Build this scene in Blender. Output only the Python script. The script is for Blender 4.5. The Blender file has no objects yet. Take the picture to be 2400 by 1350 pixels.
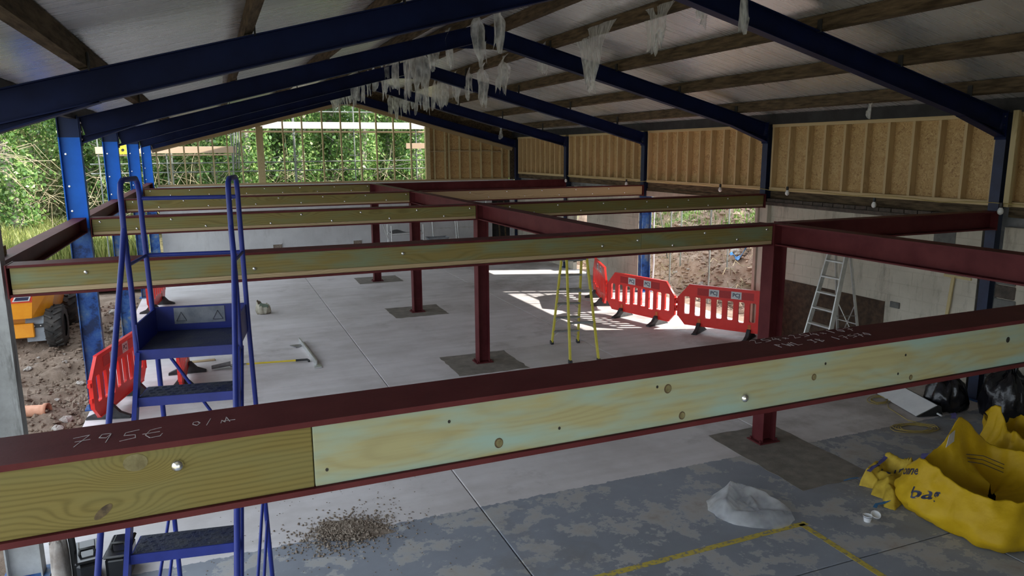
import bpy, bmesh, math, random
import numpy as np
from mathutils import Vector, Matrix, noise as mnoise
from mathutils.bvhtree import BVHTree

sc = bpy.context.scene
COL = sc.collection
R = math.radians
T = 2.85                      # top of the mezzanine steel
YF = [2.6, 7.25, 12.1, 16.7, 21.28, 25.45]      # portal frames
XL, XR, XM = -1.68, 10.42, 4.37                 # inner faces of columns, ridge line
ZR, SL = 5.83, 0.259                            # rafter top at ridge, slope

# ------------------------------------------------------------------ camera
cam = bpy.data.cameras.new('camera')
cam.lens = 36 * 1720 / 2400; cam.sensor_width = 36; cam.clip_end = 500
cob = bpy.data.objects.new('camera', cam); COL.objects.link(cob); sc.camera = cob
yaw, pit, rol = 0.3833, 0.1851, -0.0069
fw = Vector((math.sin(yaw)*math.cos(pit), math.cos(yaw)*math.cos(pit), -math.sin(pit)))
rt = Vector((math.cos(yaw), -math.sin(yaw), 0)); up = rt.cross(fw)
r2 = rt*math.cos(rol)+up*math.sin(rol); u2 = -rt*math.sin(rol)+up*math.cos(rol)
mw = Matrix((r2, u2, -fw)).transposed().to_4x4(); mw.translation = (0, 0, 3.7555)
cob.matrix_world = mw
# ------------------------------------------------------------------ sky, sun, exposure
wd = bpy.data.worlds.new('world'); sc.world = wd; wd.use_nodes = True
bg = wd.node_tree.nodes['Background']
bg.inputs[0].default_value = (0.80, 0.90, 1.0, 1); bg.inputs[1].default_value = 1.0
sl = bpy.data.lights.new('sun', 'SUN'); sl.energy = 4.0; sl.angle = R(0.6); sl.color = (1.0, 0.95, 0.87)
so = bpy.data.objects.new('sun', sl); COL.objects.link(so); so.location = (30, -10, 25)
so.rotation_euler = Vector((-0.78, 0.29, -0.56)).to_track_quat('-Z', 'Y').to_euler()
sc.view_settings.view_transform = 'Standard'; sc.view_settings.look = 'None'
sc.view_settings.gamma = 1; sc.view_settings.use_curve_mapping = False
sc.view_settings.exposure = 1.55

# ------------------------------------------------------------------ materials
def newmat(name):
    m = bpy.data.materials.new(name); m.use_nodes = True
    nt = m.node_tree; b = nt.nodes['Principled BSDF']
    return m, nt, b
def N(nt, t, **k):
    n = nt.nodes.new(t)
    for a, v in k.items():
        if a.startswith('i_'):
            key = a[2:]
            key = int(key) if key.isdigit() else key.replace('_', ' ')
            n.inputs[key].default_value = v
        else: setattr(n, a, v)
    return n
def coords(nt, scale=(1, 1, 1), rnd=True, gen='Object'):
    tc = N(nt, 'ShaderNodeTexCoord'); mp = N(nt, 'ShaderNodeMapping'); mp.inputs['Scale'].default_value = scale
    nt.links.new(tc.outputs[gen], mp.inputs[0])
    if rnd:
        oi = N(nt, 'ShaderNodeObjectInfo'); ml = N(nt, 'ShaderNodeMath', operation='MULTIPLY', i_1=37.0)
        nt.links.new(oi.outputs['Random'], ml.inputs[0]); nt.links.new(ml.outputs[0], mp.inputs['Location'])
    return mp.outputs[0]
def ramp(nt, src, stops):
    r = N(nt, 'ShaderNodeValToRGB'); el = r.color_ramp.elements
    while len(el) < len(stops): el.new(0.5)
    for e, (p, c) in zip(el, stops):
        e.position = p; e.color = (*c, 1) if len(c) == 3 else c
    nt.links.new(src, r.inputs[0]); return r.outputs[0]
def mixc(nt, fac, a, b, mode='MIX'):
    m = N(nt, 'ShaderNodeMix', data_type='RGBA', blend_type=mode)
    for s, v in ((0, fac), (6, a), (7, b)):
        if hasattr(v, 'links') or hasattr(v, 'is_linked'): nt.links.new(v, m.inputs[s])
        elif s == 0: m.inputs[0].default_value = v
        else: m.inputs[s].default_value = (*v, 1)
    return m.outputs[2]
def addbump(nt, b, src, strength, dist=0.01):
    bp = N(nt, 'ShaderNodeBump', i_Strength=strength, i_Distance=dist)
    nt.links.new(src, bp.inputs['Height']); nt.links.new(bp.outputs[0], b.inputs['Normal'])
def nmat(name, c1, c2, scale=4.0, stretch=(1, 1, 1), lo=0.35, hi=0.65, rough=0.6, metal=0.0, bump=0.15, detail=5, rnd=True, bscale=None, coat=0, gen='Object'):
    m, nt, b = newmat(name)
    v = coords(nt, stretch, rnd, gen)
    n = N(nt, 'ShaderNodeTexNoise', i_Scale=scale, i_Detail=detail, i_Roughness=0.6); nt.links.new(v, n.inputs[0])
    nt.links.new(ramp(nt, n.outputs[0], [(lo, c1), (hi, c2)]), b.inputs['Base Color'])
    b.inputs['Roughness'].default_value = rough; b.inputs['Metallic'].default_value = metal
    if coat: b.inputs['Coat Weight'].default_value = coat
    if bump:
        n2 = N(nt, 'ShaderNodeTexNoise', i_Scale=bscale or scale*6, i_Detail=4.0); nt.links.new(v, n2.inputs[0])
        addbump(nt, b, n2.outputs[0], bump)
    return m
def wood(name, base, dark, tint=None, axis='x', grain=1.0, rough=0.65, tintamt=0.5, knots=True, rings=(), line=0.42, wav=16.0):
    """sawn timber: growth rings drawn out along one axis and bending round knots, patchy preservative tint"""
    m, nt, b = newmat(name)
    v = coords(nt, (1, 1, 1), True)
    sx = N(nt, 'ShaderNodeSeparateXYZ'); nt.links.new(v, sx.inputs[0])
    A = {'x': 0, 'y': 1, 'z': 2}[axis]; B, C = [(1, 2), (0, 2), (0, 1)][A]
    cmb = N(nt, 'ShaderNodeCombineXYZ')
    l = N(nt, 'ShaderNodeMath', operation='MULTIPLY', i_1=0.22); nt.links.new(sx.outputs[A], l.inputs[0])
    nt.links.new(l.outputs[0], cmb.inputs[0]); nt.links.new(sx.outputs[B], cmb.inputs[1]); nt.links.new(sx.outputs[C], cmb.inputs[2])
    vo = N(nt, 'ShaderNodeTexVoronoi', i_Scale=4.2); nt.links.new(cmb.outputs[0], vo.inputs[0])
    ex = N(nt, 'ShaderNodeMapRange', i_1=0.0, i_2=0.55, i_3=1.0, i_4=0.0); ex.interpolation_type = 'SMOOTHSTEP'
    nt.links.new(vo.outputs['Distance'], ex.inputs[0])
    no = N(nt, 'ShaderNodeTexNoise', i_Scale=5.0, i_Detail=3.0); nt.links.new(cmb.outputs[0], no.inputs[0])
    s1 = N(nt, 'ShaderNodeMath', operation='MULTIPLY', i_1=330.0*grain); nt.links.new(sx.outputs[C], s1.inputs[0])
    s2 = N(nt, 'ShaderNodeMath', operation='MULTIPLY_ADD', i_1=26.0 if knots else 4.0); nt.links.new(ex.outputs[0], s2.inputs[0]); nt.links.new(s1.outputs[0], s2.inputs[2])
    last = s2.outputs[0]
    if rings:      # growth rings swelling round the big knots of one particular board
        tc2 = N(nt, 'ShaderNodeTexCoord')
        for (kx, kz, rx, rz_, amp) in rings:
            mpk = N(nt, 'ShaderNodeMapping', vector_type='TEXTURE'); mpk.inputs['Location'].default_value = (kx, 0, kz); mpk.inputs['Scale'].default_value = (rx, 1000, rz_)
            nt.links.new(tc2.outputs['Object'], mpk.inputs[0]); ln = N(nt, 'ShaderNodeVectorMath', operation='LENGTH'); nt.links.new(mpk.outputs[0], ln.inputs[0])
            mk = N(nt, 'ShaderNodeMapRange', i_1=0.0, i_2=1.0, i_3=1.0, i_4=0.0); mk.interpolation_type = 'SMOOTHERSTEP'; nt.links.new(ln.outputs['Value'], mk.inputs[0])
            ad = N(nt, 'ShaderNodeMath', operation='MULTIPLY_ADD', i_1=amp); nt.links.new(mk.outputs[0], ad.inputs[0]); nt.links.new(last, ad.inputs[2]); last = ad.outputs[0]
    s3 = N(nt, 'ShaderNodeMath', operation='MULTIPLY_ADD', i_1=wav); nt.links.new(no.outputs[0], s3.inputs[0]); nt.links.new(last, s3.inputs[2])
    sn = N(nt, 'ShaderNodeMath', operation='SINE'); nt.links.new(s3.outputs[0], sn.inputs[0])
    mr = N(nt, 'ShaderNodeMapRange', i_1=-1.0, i_2=1.0); nt.links.new(sn.outputs[0], mr.inputs[0])
    fine = N(nt, 'ShaderNodeTexNoise', i_Scale=3.0, i_Detail=6.0)
    mp2 = N(nt, 'ShaderNodeMapping'); sc3 = [60, 60, 60]; sc3[A] = 1.2; mp2.inputs['Scale'].default_value = sc3
    nt.links.new(v, mp2.inputs[0]); nt.links.new(mp2.outputs[0], fine.inputs[0])
    pw = N(nt, 'ShaderNodeMath', operation='POWER', i_1=2.5); nt.links.new(mr.outputs[0], pw.inputs[0])
    f1 = N(nt, 'ShaderNodeMath', operation='MULTIPLY', i_1=line); nt.links.new(pw.outputs[0], f1.inputs[0])
    f2 = N(nt, 'ShaderNodeMath', operation='MULTIPLY_ADD', i_1=0.35); nt.links.new(fine.outputs[0], f2.inputs[0]); nt.links.new(f1.outputs[0], f2.inputs[2])
    c = mixc(nt, f2.outputs[0], base, dark)
    if tint:
        nb = N(nt, 'ShaderNodeTexNoise', i_Scale=3.0, i_Detail=4.0)
        mp3 = N(nt, 'ShaderNodeMapping'); s = [3.2, 3.2, 3.2]; s[A] = 0.7; mp3.inputs['Scale'].default_value = s
        nt.links.new(v, mp3.inputs[0]); nt.links.new(mp3.outputs[0], nb.inputs[0])
        fr = ramp(nt, nb.outputs[0], [(0.42, (0, 0, 0)), (0.66, (tintamt,)*3)])
        c = mixc(nt, fr, c, tint)
    nt.links.new(c, b.inputs['Base Color']); b.inputs['Roughness'].default_value = rough
    addbump(nt, b, f2.outputs[0], 0.12, 0.004)
    return m
M = {}
M['red'] = nmat('red oxide primer', (0.082, 0.015, 0.018), (0.115, 0.026, 0.028), 3, rough=0.5, bump=0.05, bscale=60)
M['blue'] = nmat('blue steel paint', (0.010, 0.050, 0.22), (0.016, 0.085, 0.36), 2.5, rough=0.45, bump=0.05)
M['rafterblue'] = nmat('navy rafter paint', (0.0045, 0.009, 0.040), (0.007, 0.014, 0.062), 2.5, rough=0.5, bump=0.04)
M['stepblue'] = nmat('blue powder coat', (0.014, 0.026, 0.19), (0.022, 0.038, 0.26), 5, rough=0.38, bump=0.03)
M['tread'] = nmat('worn tread', (0.012, 0.02, 0.07), (0.055, 0.06, 0.075), 9, rough=0.55, bump=0.5, bscale=90)
M['timA'] = wood('treated pine yellow', (0.225, 0.180, 0.058), (0.105, 0.082, 0.022), (0.19, 0.19, 0.085), tintamt=0.4, rings=((1.346, 0.208, 0.20, 0.12, 42), (1.245, 0.063, 0.26, 0.09, 26)))
M['timB'] = wood('treated pine pale', (0.40, 0.375, 0.205), (0.25, 0.215, 0.11), (0.31, 0.42, 0.37), tintamt=1.0, grain=0.55, line=0.22, wav=6.0)
M['timC'] = wood('treated pine green', (0.27, 0.215, 0.075), (0.14, 0.105, 0.035), (0.19, 0.245, 0.16), tintamt=0.7, grain=0.7, line=0.28, wav=9.0)
M['timD'] = wood('treated pine olive', (0.27, 0.22, 0.075), (0.10, 0.075, 0.025), (0.20, 0.22, 0.10), tintamt=0.5, grain=0.6, line=0.35, wav=9.0)
M['strip'] = wood('fresh pine batten', (0.50, 0.38, 0.22), (0.30, 0.20, 0.10))
M['knot'] = nmat('knot', (0.045, 0.028, 0.014), (0.13, 0.09, 0.04), 40, rough=0.7)
M['knotpale'] = nmat('round knot', (0.135, 0.11, 0.045), (0.22, 0.19, 0.09), 30, rough=0.7)
M['hole'] = nmat('screw hole', (0.01, 0.01, 0.008), (0.02, 0.018, 0.012), 30)
M['zinc'] = nmat('zinc bolt', (0.75, 0.75, 0.74), (0.9, 0.9, 0.88), 20, rough=0.22, metal=1.0, bump=0)
M['stud'] = wood('stud timber', (0.60, 0.45, 0.23), (0.40, 0.27, 0.12), axis='z')
M['plate'] = wood('plate timber', (0.60, 0.46, 0.24), (0.40, 0.28, 0.12), axis='y')
M['gstud'] = wood('gable stud', (0.56, 0.46, 0.24), (0.38, 0.29, 0.13), axis='z')
M['grail'] = wood('gable rail', (0.46, 0.35, 0.19), (0.26, 0.18, 0.08), axis='x')
M['purlin'] = nmat('old purlin', (0.045, 0.032, 0.02), (0.135, 0.10, 0.06), 6, (4, 0.5, 4), rough=0.85, bump=0.3)
M['osb'] = None
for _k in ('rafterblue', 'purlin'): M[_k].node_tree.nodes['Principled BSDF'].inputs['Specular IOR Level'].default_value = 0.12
M['galv'] = nmat('galvanised tube', (0.38, 0.39, 0.39), (0.55, 0.56, 0.56), 6, rough=0.42, metal=0.7, bump=0.05)
M['alu'] = nmat('aluminium', (0.55, 0.56, 0.55), (0.70, 0.71, 0.70), 8, rough=0.38, metal=0.75, bump=0.03)
M['tread_alu'] = nmat('dull ladder tread', (0.20, 0.20, 0.20), (0.30, 0.30, 0.29), 12, rough=0.55, bump=0.1)
M['yellowfrp'] = nmat('yellow fibreglass', (0.55, 0.47, 0.045), (0.66, 0.58, 0.09), 6, rough=0.45, bump=0.03)
M['barrier'] = nmat('red plastic', (0.72, 0.022, 0.016), (0.80, 0.035, 0.025), 5, rough=0.35, bump=0.03)
M['refl'] = nmat('red reflective strip', (0.40, 0.012, 0.012), (0.46, 0.02, 0.02), 60, rough=0.3, bump=0.05)
M['label'] = nmat('grey white sticker', (0.55, 0.56, 0.56), (0.64, 0.65, 0.65), 10, rough=0.4, bump=0)
M['ink'] = nmat('navy print', (0.012, 0.015, 0.05), (0.02, 0.025, 0.06), 10, rough=0.5, bump=0)
M['orangeplug'] = nmat('orange plug', (0.55, 0.10, 0.02), (0.65, 0.14, 0.03), 10, rough=0.4, bump=0)
M['rubber'] = nmat('black rubber', (0.022, 0.022, 0.024), (0.05, 0.05, 0.052), 8, rough=0.7, bump=0.2)
M['tyre'] = nmat('tyre rubber', (0.018, 0.017, 0.016), (0.06, 0.052, 0.045), 6, rough=0.85, bump=0.3)
M['orange'] = nmat('orange dumper paint', (0.72, 0.26, 0.012), (0.80, 0.33, 0.02), 4, rough=0.35, bump=0.02)
M['dred'] = nmat('dumper red band', (0.62, 0.05, 0.02), (0.68, 0.07, 0.03), 4, rough=0.4, bump=0)
M['greyflap'] = nmat('grey mud flap', (0.19, 0.21, 0.23), (0.27, 0.29, 0.31), 5, rough=0.5)
M['blackgloss'] = nmat('glossy black plastic', (0.006, 0.006, 0.007), (0.012, 0.012, 0.013), 4, rough=0.12, bump=0.02)
M['whiteplas'] = nmat('white plastic', (0.68, 0.69, 0.71), (0.76, 0.77, 0.78), 6, rough=0.4, bump=0)
M['bagyellow'] = nmat('yellow woven polypropylene', (0.44, 0.27, 0.006), (0.56, 0.36, 0.014), 3, lo=0.3, hi=0.7, rough=0.5, bump=0.25, bscale=30)
M['bagdirty'] = nmat('dusty yellow fabric', (0.33, 0.22, 0.02), (0.54, 0.38, 0.045), 7, lo=0.3, hi=0.6, rough=0.6, bump=0.3, bscale=30)
M['strap'] = nmat('blue violet strap', (0.05, 0.05, 0.20), (0.10, 0.10, 0.30), 20, rough=0.6)
M['bluerope'] = nmat('blue tie', (0.02, 0.09, 0.20), (0.04, 0.15, 0.30), 20, rough=0.6)
M['blackbag'] = nmat('black bin liner', (0.004, 0.004, 0.006), (0.012, 0.012, 0.016), 8, rough=0.25, bump=0.6, bscale=14)
M['chalk'] = nmat('chalk', (0.46, 0.40, 0.40), (0.68, 0.63, 0.63), 120, rough=0.9, bump=0)
M['cable'] = nmat('pale yellow cable', (0.38, 0.29, 0.08), (0.46, 0.36, 0.12), 10, rough=0.5, bump=0)
M['bulb'] = nmat('white bulb', (0.72, 0.72, 0.70), (0.8, 0.8, 0.78), 4, rough=0.3, bump=0)
M['black'] = nmat('black plastic', (0.012, 0.012, 0.012), (0.025, 0.025, 0.025), 8, rough=0.5)
M['terracotta'] = nmat('clay pipe', (0.42, 0.18, 0.10), (0.55, 0.28, 0.18), 8, rough=0.8)
M['stone'] = nmat('rubble stone', (0.26, 0.22, 0.19), (0.46, 0.42, 0.38), 7, rough=0.9, bump=0.4)
M['debris'] = nmat('dry debris', (0.16, 0.115, 0.085), (0.30, 0.25, 0.20), 25, rough=0.95, bump=0.4)
M['bark'] = nmat('bark', (0.22, 0.19, 0.15), (0.38, 0.35, 0.30), 5, (3, 3, 0.6), rough=0.9, bump=0.5)
M['twig'] = nmat('twigs', (0.20, 0.16, 0.09), (0.34, 0.29, 0.19), 2, rough=0.9, bump=0)
M['board'] = wood('scaffold board', (0.62, 0.47, 0.34), (0.42, 0.29, 0.19))
M['sunlitboard'] = nmat('sunlit board', (0.80, 0.74, 0.68), (0.90, 0.86, 0.80), 4, rough=0.7)  # sunlight on the toe board painted in as a pale tone
M['newconc'] = nmat('fresh concrete infill', (0.155, 0.138, 0.118), (0.235, 0.212, 0.182), 6, rough=0.85, bump=0.25, bscale=60)
M['yellowtape'] = None
M['dark'] = nmat('dark board', (0.012, 0.012, 0.012), (0.03, 0.03, 0.03), 5, rough=0.8)
M['bareblock'] = nmat('brown bare render', (0.035, 0.022, 0.014), (0.085, 0.052, 0.032), 9, rough=0.95, bump=0.6, bscale=40)
M['greyblock'] = nmat('grey blockwork infill', (0.11, 0.11, 0.105), (0.16, 0.16, 0.15), 6, rough=0.9)
M['brick'] = nmat('dark brick course', (0.05, 0.042, 0.035), (0.11, 0.085, 0.07), 8, rough=0.9)
M['blueplas'] = nmat('blue plastic', (0.02, 0.16, 0.42), (0.03, 0.22, 0.52), 5, rough=0.35, bump=0)
M['yellow'] = nmat('yellow plastic', (0.70, 0.52, 0.03), (0.78, 0.60, 0.05), 5, rough=0.4, bump=0)
M['ply'] = nmat('pale board', (0.42, 0.34, 0.27), (0.50, 0.42, 0.34), 5, rough=0.75)
M['steeldull'] = nmat('dull steel', (0.22, 0.22, 0.23), (0.38, 0.38, 0.39), 9, rough=0.4, metal=0.8)
M['trowelbag'] = nmat('cement bag', (0.32, 0.29, 0.22), (0.50, 0.47, 0.38), 7, rough=0.8)
M['baggreen'] = nmat('green grey print', (0.10, 0.14, 0.10), (0.16, 0.20, 0.15), 9, rough=0.8)
M['notice'] = nmat('faded warning sign', (0.16, 0.18, 0.22), (0.26, 0.28, 0.32), 14, rough=0.6)

def osb_mat():
    m, nt, b = newmat('oriented strand board')
    v = coords(nt, (1, 1, 1), True)
    w = N(nt, 'ShaderNodeTexNoise', i_Scale=14.0, i_Detail=2.0); nt.links.new(v, w.inputs[0])
    vv = N(nt, 'ShaderNodeVectorMath', operation='MULTIPLY_ADD'); vv.inputs[1].default_value = (0.35,)*3
    nt.links.new(w.outputs['Color'], vv.inputs[0]); nt.links.new(v, vv.inputs[2])
    mp = N(nt, 'ShaderNodeMapping'); mp.inputs['Scale'].default_value = (1, 26, 60); mp.inputs['Rotation'].default_value = (0.5, 0, 0)
    nt.links.new(vv.outputs[0], mp.inputs[0])
    vo = N(nt, 'ShaderNodeTexVoronoi', i_Scale=1.0); nt.links.new(mp.outputs[0], vo.inputs[0])
    sp = N(nt, 'ShaderNodeSeparateColor'); nt.links.new(vo.outputs['Color'], sp.inputs[0])
    nt.links.new(ramp(nt, sp.outputs[0], [(0.0, (0.30, 0.165, 0.06)), (0.25, (0.46, 0.29, 0.11)), (0.8, (0.54, 0.36, 0.15)), (1.0, (0.62, 0.44, 0.20))]), b.inputs['Base Color'])
    b.inputs['Roughness'].default_value = 0.7; addbump(nt, b, sp.outputs[1], 0.15, 0.003)
    return m
M['osb'] = osb_mat()
def foil_mat():
    m, nt, b = newmat('foil roof lining')
    v = coords(nt, (1, 1, 1), True)
    mp = N(nt, 'ShaderNodeMapping'); mp.inputs['Scale'].default_value = (0.6, 34, 1); nt.links.new(v, mp.inputs[0])
    n = N(nt, 'ShaderNodeTexNoise', i_Scale=1.0, i_Detail=5.0); nt.links.new(mp.outputs[0], n.inputs[0])
    n2 = N(nt, 'ShaderNodeTexNoise', i_Scale=1.3, i_Detail=4.0); nt.links.new(v, n2.inputs[0])
    c = mixc(nt, n2.outputs[0], (0.70, 0.705, 0.695), (0.80, 0.80, 0.79))
    nt.links.new(c, b.inputs['Base Color']); b.inputs['Metallic'].default_value = 0.6
    nt.links.new(ramp(nt, n.outputs[0], [(0.3, (0.24,)*3), (0.7, (0.34,)*3)]), b.inputs['Roughness'])
    addbump(nt, b, n.outputs[0], 0.09, 0.004)
    return m
M['foil'] = foil_mat()
def floor_mat():
    """power-floated concrete; the front bay carries the remains of blue-grey floor paint"""
    m, nt, b = newmat('concrete floor')
    g = N(nt, 'ShaderNodeNewGeometry'); v = g.outputs['Position']
    n1 = N(nt, 'ShaderNodeTexNoise', i_Scale=0.7, i_Detail=7.0, i_Roughness=0.65); nt.links.new(v, n1.inputs[0])
    mp = N(nt, 'ShaderNodeMapping'); mp.inputs['Scale'].default_value = (0.5, 5, 1); nt.links.new(v, mp.inputs[0])
    n2 = N(nt, 'ShaderNodeTexNoise', i_Scale=1.0, i_Detail=6.0); nt.links.new(mp.outputs[0], n2.inputs[0])
    c1 = ramp(nt, n1.outputs[0], [(0.3, (0.50, 0.465, 0.46)), (0.55, (0.66, 0.625, 0.635)), (0.75, (0.74, 0.71, 0.72))])
    f2 = ramp(nt, n2.outputs[0], [(0.35, (0.3,)*3), (0.6, (0, 0, 0))])
    conc = mixc(nt, f2, c1, (0.44, 0.41, 0.39))
    sx = N(nt, 'ShaderNodeSeparateXYZ'); nt.links.new(v, sx.inputs[0])
    # paint: everything in front of y = 6.9, worn through in flakes
    n3 = N(nt, 'ShaderNodeTexNoise', i_Scale=1.6, i_Detail=9.0, i_Roughness=0.7); nt.links.new(v, n3.inputs[0])
    n4 = N(nt, 'ShaderNodeTexNoise', i_Scale=14.0, i_Detail=3.0); nt.links.new(v, n4.inputs[0])
    edge = N(nt, 'ShaderNodeMath', operation='MULTIPLY_ADD', i_1=0.10, i_2=6.86); nt.links.new(n4.outputs[0], edge.inputs[0])
    lt = N(nt, 'ShaderNodeMath', operation='LESS_THAN'); nt.links.new(sx.outputs[1], lt.inputs[0]); nt.links.new(edge.outputs[0], lt.inputs[1])
    worn = ramp(nt, n3.outputs[0], [(0.515, (1, 1, 1)), (0.53, (0, 0, 0))])
    pm = N(nt, 'ShaderNodeMath', operation='MULTIPLY'); nt.links.new(lt.outputs[0], pm.inputs[0]); nt.links.new(worn, pm.inputs[1])
    paint = ramp(nt, n1.outputs[0], [(0.3, (0.20, 0.215, 0.25)), (0.7, (0.29, 0.315, 0.365))])
    under = mixc(nt, lt.outputs[0], conc, ramp(nt, n3.outputs[0], [(0.50, (0.38, 0.39, 0.41)), (0.60, (0.40, 0.385, 0.37)), (0.7, (0.33, 0.29, 0.26))]))
    c = mixc(nt, pm.outputs[0], under, paint)
    dirt = N(nt, 'ShaderNodeTexNoise', i_Scale=0.55, i_Detail=8.0, i_Roughness=0.7); nt.links.new(v, dirt.inputs[0])
    mx = N(nt, 'ShaderNodeMapRange', i_1=5.5, i_2=9.0, i_3=0.0, i_4=0.14); nt.links.new(sx.outputs[0], mx.inputs[0])
    da = N(nt, 'ShaderNodeMath', operation='ADD'); nt.links.new(dirt.outputs[0], da.inputs[0]); nt.links.new(mx.outputs[0], da.inputs[1])
    c = mixc(nt, ramp(nt, da.outputs[0], [(0.56, (0, 0, 0)), (0.72, (0.55,)*3)]), c, (0.17, 0.145, 0.12))
    nt.links.new(c, b.inputs['Base Color']); b.inputs['Roughness'].default_value = 0.62
    addbump(nt, b, n4.outputs[0], 0.08, 0.006)
    return m
M['floor'] = floor_mat()
def tape_mat():
    m, nt, b = newmat('yellow hazard line')
    g = N(nt, 'ShaderNodeNewGeometry')
    n = N(nt, 'ShaderNodeTexNoise', i_Scale=22.0, i_Detail=5.0); nt.links.new(g.outputs['Position'], n.inputs[0])
    nt.links.new(ramp(nt, n.outputs[0], [(0.40, (0.24, 0.23, 0.20)), (0.47, (0.52, 0.40, 0.06)), (0.7, (0.58, 0.47, 0.10))]), b.inputs['Base Color'])
    b.inputs['Roughness'].default_value = 0.6
    return m
M['yellowtape'] = tape_mat()
def wall_mat(name, c1, c2, stain, amt=0.6):
    m, nt, b = newmat(name)
    g = N(nt, 'ShaderNodeNewGeometry'); v = g.outputs['Position']
    n = N(nt, 'ShaderNodeTexNoise', i_Scale=1.4, i_Detail=7.0, i_Roughness=0.65); nt.links.new(v, n.inputs[0])
    mp = N(nt, 'ShaderNodeMapping'); mp.inputs['Scale'].default_value = (5, 5, 1.2); nt.links.new(v, mp.inputs[0])
    n2 = N(nt, 'ShaderNodeTexNoise', i_Scale=1.0, i_Detail=7.0, i_Roughness=0.7); nt.links.new(mp.outputs[0], n2.inputs[0])
    c = ramp(nt, n.outputs[0], [(0.3, c1), (0.7, c2)])
    c = mixc(nt, ramp(nt, n2.outputs[0], [(0.53, (0, 0, 0)), (0.72, (amt,)*3)]), c, stain)
    nt.links.new(c, b.inputs['Base Color']); b.inputs['Roughness'].default_value = 0.8
    n3 = N(nt, 'ShaderNodeTexNoise', i_Scale=45.0, i_Detail=3.0); nt.links.new(v, n3.inputs[0]); addbump(nt, b, n3.outputs[0], 0.2, 0.006)
    return m
M['cream'] = wall_mat('cream painted block', (0.42, 0.385, 0.31), (0.56, 0.52, 0.43), (0.13, 0.105, 0.08))
M['whitewall'] = wall_mat('white painted block', (0.50, 0.50, 0.50), (0.62, 0.62, 0.62), (0.30, 0.28, 0.27), 0.35)
M['greycol'] = wall_mat('dusty grey column paint', (0.20, 0.20, 0.19), (0.46, 0.47, 0.47), (0.06, 0.055, 0.05), 0.9)
def soil_mat(name, a, b_, c_):
    m, nt, b = newmat(name)
    g = N(nt, 'ShaderNodeNewGeometry'); v = g.outputs['Position']
    n = N(nt, 'ShaderNodeTexNoise', i_Scale=2.2, i_Detail=9.0, i_Roughness=0.7); nt.links.new(v, n.inputs[0])
    nt.links.new(ramp(nt, n.outputs[0], [(0.32, a), (0.52, b_), (0.7, c_)]), b.inputs['Base Color'])
    b.inputs['Roughness'].default_value = 0.95
    n2 = N(nt, 'ShaderNodeTexNoise', i_Scale=12.0, i_Detail=8.0, i_Roughness=0.7); nt.links.new(v, n2.inputs[0]); addbump(nt, b, n2.outputs[0], 0.9, 0.05)
    return m
M['soil'] = soil_mat('bare soil', (0.14, 0.095, 0.065), (0.25, 0.18, 0.13), (0.36, 0.28, 0.22))
M['bank'] = soil_mat('dug bank', (0.20, 0.13, 0.09), (0.34, 0.24, 0.18), (0.46, 0.36, 0.29))
M['verge'] = soil_mat('verge', (0.24, 0.22, 0.12), (0.40, 0.36, 0.24), (0.52, 0.48, 0.38))
M['wood_floor'] = soil_mat('woodland floor', (0.08, 0.07, 0.03), (0.15, 0.13, 0.06), (0.22, 0.19, 0.10))
def leaf_mat(name, stops, trans=0.35):
    m, nt, b = newmat(name)
    g = N(nt, 'ShaderNodeNewGeometry')
    c = ramp(nt, g.outputs['Random Per Island'], stops)
    nt.links.new(c, b.inputs['Base Color']); b.inputs['Roughness'].default_value = 0.42
    tr = N(nt, 'ShaderNodeBsdfTranslucent'); nt.links.new(c, tr.inputs[0])
    mx = N(nt, 'ShaderNodeMixShader', i_0=trans); nt.links.new(b.outputs[0], mx.inputs[1]); nt.links.new(tr.outputs[0], mx.inputs[2])
    nt.links.new(mx.outputs[0], nt.nodes['Material Output'].inputs[0])
    return m
M['ivy'] = leaf_mat('ivy leaves', [(0, (0.06, 0.13, 0.035)), (0.45, (0.13, 0.25, 0.06)), (0.8, (0.24, 0.38, 0.10)), (1, (0.46, 0.56, 0.22))])
M['shrub'] = leaf_mat('shrub leaves', [(0, (0.12, 0.13, 0.05)), (0.5, (0.27, 0.27, 0.11)), (1, (0.42, 0.42, 0.20))])
M['weed'] = leaf_mat('weeds', [(0, (0.14, 0.19, 0.045)), (0.5, (0.28, 0.32, 0.09)), (1, (0.46, 0.45, 0.17))])
M['grass'] = leaf_mat('bank grass', [(0, (0.07, 0.16, 0.03)), (0.5, (0.15, 0.30, 0.05)), (1, (0.30, 0.42, 0.12))])
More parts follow.
